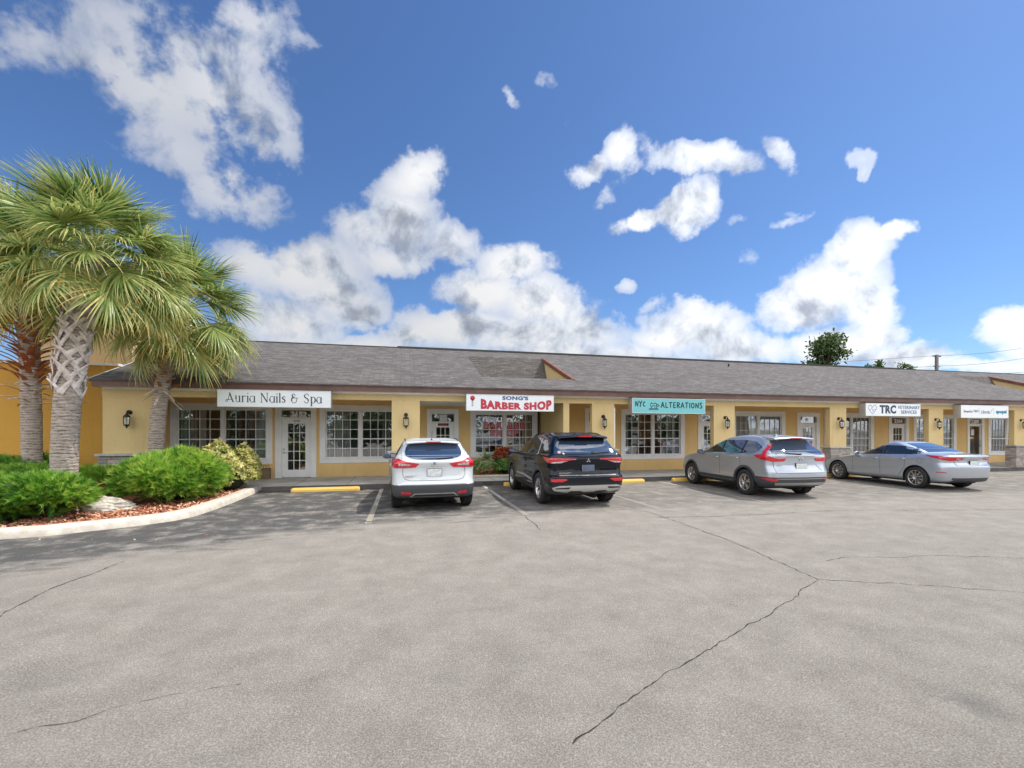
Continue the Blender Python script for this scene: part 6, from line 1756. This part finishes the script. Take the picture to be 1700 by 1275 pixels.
def shrub(name, label, cat, base, rx, ry, h, n, size, seed, m, protoV, protoF, flat=.5, group=None, tint=(.45, .2), lumps=16, rot=0.0, lift=.25):
    rng = np.random.default_rng(seed)
    e = empty(name, base, rot, label, cat, group)
    P, N = lumpy(rng, n, rx, ry, h, lumps)
    d = N * np.array([1, 1, flat]) + rng.normal(0, .38, N.shape) + np.array([0, 0, lift])
    mats = frame_mats(d, rng.uniform(-1.2, 1.2, n))
    sc_ = size * rng.uniform(.6, 1.25, n)
    V, Fq = scatter(protoV, protoF, P - (d / np.linalg.norm(d, axis=1, keepdims=True)) * sc_[:, None] * .35, mats, sc_)
    patch = np.sin(P[:, 0] * 5.1 + seed) * np.cos(P[:, 1] * 4.3 + seed * 2) * .08
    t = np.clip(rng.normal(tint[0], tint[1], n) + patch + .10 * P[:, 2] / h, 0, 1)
    np_mesh('foliage', V, Fq, m, e, np.repeat(t, len(protoV)))
    st = MB(); rnd = random.Random(seed)
    for i in range(14):
        a = rnd.uniform(0, 6.28); k = rnd.uniform(.3, .75)
        st.tube([(0.15 * math.cos(a) * rx, .15 * math.sin(a) * ry, 0), (k * .5 * rx * math.cos(a), k * .5 * ry * math.sin(a), h * .25), (k * rx * math.cos(a), k * ry * math.sin(a), h * .5)], [.016, .011, .005], 5)
    st.build('branches', M['twig'], e)
    # dense dark heart so the mound is not see-through
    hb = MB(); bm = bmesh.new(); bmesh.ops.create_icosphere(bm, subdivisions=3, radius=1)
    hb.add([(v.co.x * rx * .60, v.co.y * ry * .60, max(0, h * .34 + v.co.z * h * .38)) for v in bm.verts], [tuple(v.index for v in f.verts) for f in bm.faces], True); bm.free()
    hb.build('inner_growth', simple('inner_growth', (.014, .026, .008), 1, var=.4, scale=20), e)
    return e
G_ = 'juniper mounds in the planting bed'
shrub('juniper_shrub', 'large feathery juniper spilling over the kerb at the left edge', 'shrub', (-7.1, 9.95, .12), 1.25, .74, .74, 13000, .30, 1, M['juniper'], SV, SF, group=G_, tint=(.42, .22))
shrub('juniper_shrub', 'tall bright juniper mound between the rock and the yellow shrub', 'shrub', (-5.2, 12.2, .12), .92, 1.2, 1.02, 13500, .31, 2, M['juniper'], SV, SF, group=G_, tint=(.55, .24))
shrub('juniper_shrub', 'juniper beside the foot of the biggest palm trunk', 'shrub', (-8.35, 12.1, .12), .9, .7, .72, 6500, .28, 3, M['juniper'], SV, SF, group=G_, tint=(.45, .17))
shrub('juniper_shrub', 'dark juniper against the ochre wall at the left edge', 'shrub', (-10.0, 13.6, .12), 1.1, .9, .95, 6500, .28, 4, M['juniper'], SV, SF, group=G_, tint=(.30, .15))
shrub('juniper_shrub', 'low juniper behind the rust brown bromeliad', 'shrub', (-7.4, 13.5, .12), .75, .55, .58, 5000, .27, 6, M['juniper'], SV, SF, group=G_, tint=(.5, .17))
# variegated shrub
def leaf_proto(n=3, l_=1.0, w_=.24, fold=.12):
    V = [];
    for i in range(n + 1):
        k = i / n; ww = w_ * math.sin(math.pi * min(1, .12 + k * .88)) ** .8 if i < n else .004
        V += [(k * l_, ww, fold * ww - .18 * k * k), (k * l_, -ww, fold * ww - .18 * k * k)]
    return np.array(V), np.array([(2 * i, 2 * i + 1, 2 * i + 3, 2 * i + 2) for i in range(n)])
LV, LF = leaf_proto()
def whorl(k=6):
    V = []; Fq = []
    for i in range(k):
        a = 2 * math.pi * i / k; c, s = math.cos(a), math.sin(a)
        Rm = np.array([[c * .85, -s, -c * .4], [s * .85, c, -s * .4], [.5, 0, .85]]); b = len(V) and sum(len(x) for x in V)
        V.append(LV @ Rm.T); Fq.append(LF + i * len(LV))
    V = np.vstack(V); V = np.stack([V[:, 2], V[:, 0], V[:, 1]], 1)
    return V, np.vstack(Fq)
WV, WF = whorl()
M['variegated'] = leaf('variegated_leaf', [(0, (.05, .11, .02)), (.3, (.16, .25, .04)), (.55, (.50, .47, .12)), (1, (.75, .68, .30))], .3, .4)
shrub('variegated_shrub', 'yellow variegated shrub at the corner of the planting bed', 'shrub', (-4.70, 13.85, .12), .66, .78, 1.22, 2100, .105, 8, M['variegated'], WV, WF, tint=(.58, .25), lift=.5)
# bromeliad and dead fronds
M['brom'] = leaf('bromeliad_leaf', [(0, (.10, .03, .02)), (.5, (.34, .12, .06)), (1, (.50, .30, .14))], .25, .4)
def rosette(name, label, cat, base, n, L, w_, seed, m, up=(20, 75), tint=(.5, .25), group=None):
    rng = np.random.default_rng(seed); e = empty(name, base, 0, label, cat, group); V = []; Fq = []; T = []; b = 0
    for i in range(n):
        a = i * 2.4 + rng.normal(0, .2); el = R(rng.uniform(*up)); l_ = L * rng.uniform(.7, 1.1)
        d = np.array([math.cos(a) * math.cos(el), math.sin(a) * math.cos(el), math.sin(el)]); s = np.array([-math.sin(a), math.cos(a), 0]); p = np.zeros(3); t_ = float(np.clip(rng.normal(*tint), 0, 1))
        for q in range(7):
            k = q / 6; ww = w_ * (.6 + .7 * math.sin(math.pi * k * .7)) * (1 - k ** 3) + .003
            V += [p + s * ww + np.array([0, 0, .25 * ww]), p - s * ww + np.array([0, 0, .25 * ww])]; T += [t_, t_]
            d = d + np.array([0, 0, -.16]); d /= np.linalg.norm(d); p = p + d * l_ / 6
        Fq += [(b + 2 * q, b + 2 * q + 1, b + 2 * q + 3, b + 2 * q + 2) for q in range(6)]; b += 14
    np_mesh('leaves', np.array(V), np.array(Fq), m, e, T); cr = MB(); cr.lathe([(.0, -.04), (.05, -.04), (.045, .05), (.0, .08)], (0, 0, 0), 'z', 10); cr.build('stem', M['twig'], e)
    return e
rosette('bromeliad', 'rust brown bromeliad right of the big palm trunk', 'plant', (-6.35, 11.35, .38), 18, .42, .045, 3, M['brom'], (20, 70))
o = rosette('bromeliad', 'red brown bromeliad with one tall arching leaf beside the rock', 'plant', (-6.1, 11.5, .34), 12, .62, .05, 5, M['brom'], (35, 80))
# limestone rock
def rock(name, label, base, sx, sy, sz, seed, m):
    rng = np.random.default_rng(seed); bm = bmesh.new(); bmesh.ops.create_icosphere(bm, subdivisions=4, radius=1)
    ph = rng.uniform(0, 6, 12)
    for v in bm.verts:
        p = v.co; n_ = .14 * math.sin(3 * p.x + ph[0] + 2 * p.z) + .1 * math.sin(6 * p.y + ph[1] + 3 * p.x) + .05 * math.sin(14 * p.x + ph[2]) * math.cos(11 * p.z + 6 * p.y + ph[3]) + .03 * math.sin(25 * p.z + 9 * p.x)
        q = p * (1 + n_); v.co = (q.x * sx, q.y * sy, q.z * sz * (1.0 if q.z > 0 else .5))
    mb = MB(); mb.add([(v.co.x + base[0], v.co.y + base[1], v.co.z + base[2]) for v in bm.verts], [tuple(v.index for v in f.verts) for f in bm.faces], False); bm.free()
    return tag(mb.build(name, m), label, 'rock')
M['rock'] = simple('limestone', (.50, .45, .38), .95, var=.45, scale=9, bump=.03, bscale=22)
rock('limestone_rock', 'rough pale limestone rock at the front of the mulch bed', (-5.82, 10.72, .16), .50, .30, .24, 2, M['rock'])
# mulch chips
rng = np.random.default_rng(12); n = 5200
k_ = rng.random(n); idx = rng.integers(8, len(inner) - 1, n)
A_ = np.array([(p[0], p[1]) for p in inner]); pp = A_[idx] * (1 - k_[:, None]) + A_[idx - 1] * k_[:, None]
cen = np.array([-7.2, 12.6]); q = rng.random(n) ** 1.4 * .42; pp = pp + (cen - pp) * q[:, None]
chipV = np.array([(-.5, -.14, 0), (.5, -.1, 0), (.45, .14, .05), (-.45, .12, .05)]); chipF = np.array([(0, 1, 2, 3)])
mats = frame_mats(np.stack([rng.normal(size=n), rng.normal(size=n), rng.normal(0, .35, n)], 1), rng.normal(0, .6, n))
V, Fq = scatter(chipV, chipF, np.column_stack([pp, rng.uniform(.125, .15, n)]), mats, rng.uniform(.04, .12, n))
M['chip'] = leaf('bark_chip', [(0, (.10, .035, .02)), (.5, (.45, .16, .08)), (1, (.85, .50, .32))], 0.0, .9)
o = np_mesh('mulch_litter', V, Fq, M['chip'], None, np.repeat(rng.random(n), 4)); tag(o, 'loose red bark chips along the kerb', 'mulch', None, 'stuff')
# a few fallen leaves on the asphalt
n = 90; rng = np.random.default_rng(5)
pos = np.column_stack([rng.uniform(-6.4, -3.2, n), rng.uniform(8.2, 10.5, n), np.full(n, .012)])
pos2 = np.column_stack([rng.uniform(-4, 8, 8), rng.uniform(6.5, 9, 8), np.full(8, .012)])
pos = np.vstack([pos, pos2]); n = len(pos)
mats = frame_mats(np.stack([rng.normal(size=n), rng.normal(size=n), rng.normal(0, .15, n)], 1), rng.normal(0, .2, n))
V, Fq = scatter(LV, LF, pos, mats, rng.uniform(.02, .045, n))
keep = None
o = np_mesh('leaf_litter', V, Fq, M['chip'], None, np.repeat(rng.random(n), len(LV))); tag(o, 'scattered dry leaves on the asphalt', 'leaf litter', None, 'stuff')

# planting in front of the barber window
M['green_leaf'] = leaf('garden_leaf', [(0, (.015, .06, .012)), (.5, (.07, .22, .03)), (1, (.30, .45, .12))], .35, .4)
M['croton'] = leaf('croton_leaf', [(0, (.10, .02, .02)), (.45, (.50, .06, .04)), (.8, (.62, .24, .14)), (1, (.65, .40, .12))], .3, .35)
M['pale_leaf'] = leaf('striped_leaf', [(0, (.10, .17, .04)), (.5, (.32, .42, .14)), (1, (.62, .66, .40))], .3, .4)
M['terracotta'] = simple('terracotta', (.36, .14, .09), .85, var=.2)
bedm = MB(); bedm.box(2.35, 4.55, 15.72, 15.80, .13, .185); bedm.box(2.27, 2.35, 15.72, 16.85, .13, .185); tag(bedm.build('bed_edging', simple('cream_edging', (.62, .54, .40), .8, var=.2)), 'cream stone edging of the small bed before the barber window', 'edging')
def pot(base, r, h_, label, m=None):
    e = empty('plant_pot', base, 0, label, 'plant pot', 'pots before the barber window'); mb = MB()
    mb.lathe([(.0, .0), (r * .68, 0), (r * .95, h_ * .82), (r * 1.05, h_ * .82), (r * 1.08, h_), (r * .92, h_), (r * .88, h_ * .85), (0, h_ * .85)], (0, 0, 0), 'z', 20)
    mb.build('pot', m or M['terracotta'], e); s_ = MB(); s_.lathe([(.0, h_ * .87), (r * .88, h_ * .87)], (0, 0, 0), 'z', 16); s_.build('soil', M['twig'], e); return e
pot((2.72, 15.98, .13), .12, .20, 'short terracotta pot at the left end of the bed'); pot((3.0, 15.92, .13), .115, .25, 'taller terracotta pot under the striped plant')
rosette('striped_plant', 'tall pale striped plant rising from the left pots', 'plant', (2.88, 16.1, .55), 44, .62, .045, 11, M['pale_leaf'], (5, 88), (.6, .3))
shrub('leafy_plant', 'pale green leafy plant hanging over the terracotta pots', 'plant', (2.78, 16.1, .30), .36, .32, .42, 420, .13, 21, M['pale_leaf'], WV, WF, tint=(.5, .25), lumps=8)
shrub('croton_plant', 'red and orange croton below the red window lettering', 'plant', (3.55, 16.25, .62), .30, .28, .50, 260, .17, 22, M['croton'], WV, WF, tint=(.55, .3), lumps=7)
shrub('leafy_plant', 'bright green bushy plant beside the black SUV', 'plant', (3.75, 16.05, .14), .52, .36, .66, 900, .10, 23, M['green_leaf'], WV, WF, tint=(.62, .25), lumps=10)
shrub('leafy_plant', 'dark green bush tucked against the barber window sill', 'plant', (4.35, 16.4, .14), .42, .36, .80, 700, .10, 24, M['green_leaf'], WV, WF, tint=(.3, .18), lumps=9)
# small planter beside the nail shop door
e = empty('planter_box', (-4.57, 16.66, .13), 0, 'small tan planter with a dark scrolled top left of door 2152', 'planter')
mb = MB(); mb.bevbox(-.14, .14, -.13, .13, 0, .36, .012); mb.build('box', simple('tan_planter', (.20, .14, .075), .8, var=.2), e)
mb = MB()
for x in (-.08, 0, .08): mb.tube([(x + .045 * math.cos(R(a)), -.05, .41 + .045 * math.sin(R(a))) for a in range(-90, 200, 30)], .008, 5)
mb.build('scroll_top', M['black_metal'], e)

# ------------------------------------------------------------------ things beyond the roof
M['far_leaf'] = leaf('far_tree_leaf', [(0, (.02, .045, .012)), (.5, (.07, .12, .03)), (1, (.17, .24, .07))], .3, .6)
def tree(label, base, h, rad, n, seed, size=.35, group=None, low=.35):
    rng = np.random.default_rng(seed); rnd = random.Random(seed); e = empty('tree', base, 0, label, 'tree', group)
    mb = MB(); mb.tube([(0, 0, 0), (.1, 0, h * .25), (-.1, .1, h * .5), (.05, 0, h * .8)], [.32, .24, .17, .06], 10)
    cl = []
    for i in range(26):
        a = rnd.uniform(0, 6.28); k = rnd.uniform(.2, 1); z = h * rnd.uniform(low, 1.0)
        rr = rad * k * (1.15 - .75 * max(0, (z / h - low) / (1 - low)))
        c_ = (rr * math.cos(a), rr * math.sin(a), z); cl.append(c_)
        z0 = max(h * .2, z - h * .25); mb.tube([(0, 0, z0), (c_[0] * .5, c_[1] * .5, (z0 + z) / 2), c_], [.1, .06, .02], 5)
    mb.build('trunk', M['twig'], e)
    cl = np.array(cl); pick = rng.integers(0, len(cl), n); P = cl[pick] + rng.normal(0, 1, (n, 3)) * np.array([.17, .17, .13]) * rad
    d = rng.normal(0, 1, (n, 3)); mats = frame_mats(d, rng.uniform(0, 6, n)); V, Fq = scatter(LV, LF, P, mats, size * rng.uniform(.5, 1.2, n))
    t_ = np.clip(rng.normal(.45, .22, n) + .1 * np.sin(pick * 1.7), 0, 1)
    np_mesh('crown', V, Fq, M['far_leaf'], e, np.repeat(t_, len(LV)))
    return e
tree('bushy green tree rising above the roof ridge', (45.6, 40, 0), 11.9, 2.8, 5500, 31, .42, low=.45)
for i, (x, y, h_, lb) in enumerate([(52.9, 40, 9.9, 'thin treetop tip just right of the bushy tree'), (57.5, 45, 10.6, 'low treetop showing over the ridge left of the utility pole'), (65.5, 46, 10.9, 'low treetop over the ridge close to the utility pole')]):
    tree(lb, (x, y, 0), h_, .7 if i == 0 else 1.6, 350 if i == 0 else 900, 40 + i, .38, 'treetops over the ridge', low=.55)
e = empty('utility_pole', (69.5, 45, 0), 0, 'grey utility pole above the far end of the roof', 'utility pole')
mb = MB(); mb.tube([(0, 0, 0), (0, 0, 12.1)], [.26, .2], 10); mb.build('pole', simple('weathered_pole', (.12, .11, .10), .9, var=.2), e)
mb = MB(); mb.box(-.7, .7, -.06, .06, 11.85, 11.99); mb.box(-.5, .5, -.06, .06, 10.5, 10.62); mb.build('crossarm', M['twig'], e)
e = empty('power_lines', (69.5, 45, 10), 0, 'thin wires running right from the utility pole', 'power line')
for z0, z1, x1 in ((12.0, 14.1, 88), (10.6, 12.6, 88), (9.6, 10.7, 90)):
    for sg in (1, -1):
        mb = MB(); pts = []
        for i in range(15):
            k = i / 14
            if sg > 0: pts.append(((x1 - 69.5) * k, 0, z0 - 10 + (z1 - z0) * k - 1.2 * k * (1 - k)))
            else: pts.append((-24 * k, 6 * k, z0 - 10 - 1.6 * k))
        mb.tube(pts, .022, 4, False)
        mb.build('wire', M['black_metal'], e)
# trees and a low building across the road, seen only mirrored in the shop windows and cars
rng = np.random.default_rng(77); n = 9000
c = np.column_stack([rng.uniform(-34, 48, 60), rng.uniform(-30, -22, 60), rng.uniform(.8, 2.9, 60)])
pick = rng.integers(0, 60, n); P = c[pick] + rng.normal(0, 1, (n, 3)) * np.array([1.4, 1.1, 1.1]); P[:, 2] = np.maximum(P[:, 2], .3)
V, Fq = scatter(LV, LF, P, frame_mats(rng.normal(0, 1, (n, 3)), rng.uniform(0, 6, n)), rng.uniform(.5, 1.1, n))
tag(np_mesh('treeline', V, Fq, M['far_leaf'], None, np.repeat(np.clip(rng.normal(.4, .2, n), 0, 1), len(LV))), 'far belt of trees across the road', 'treeline', None, 'stuff')
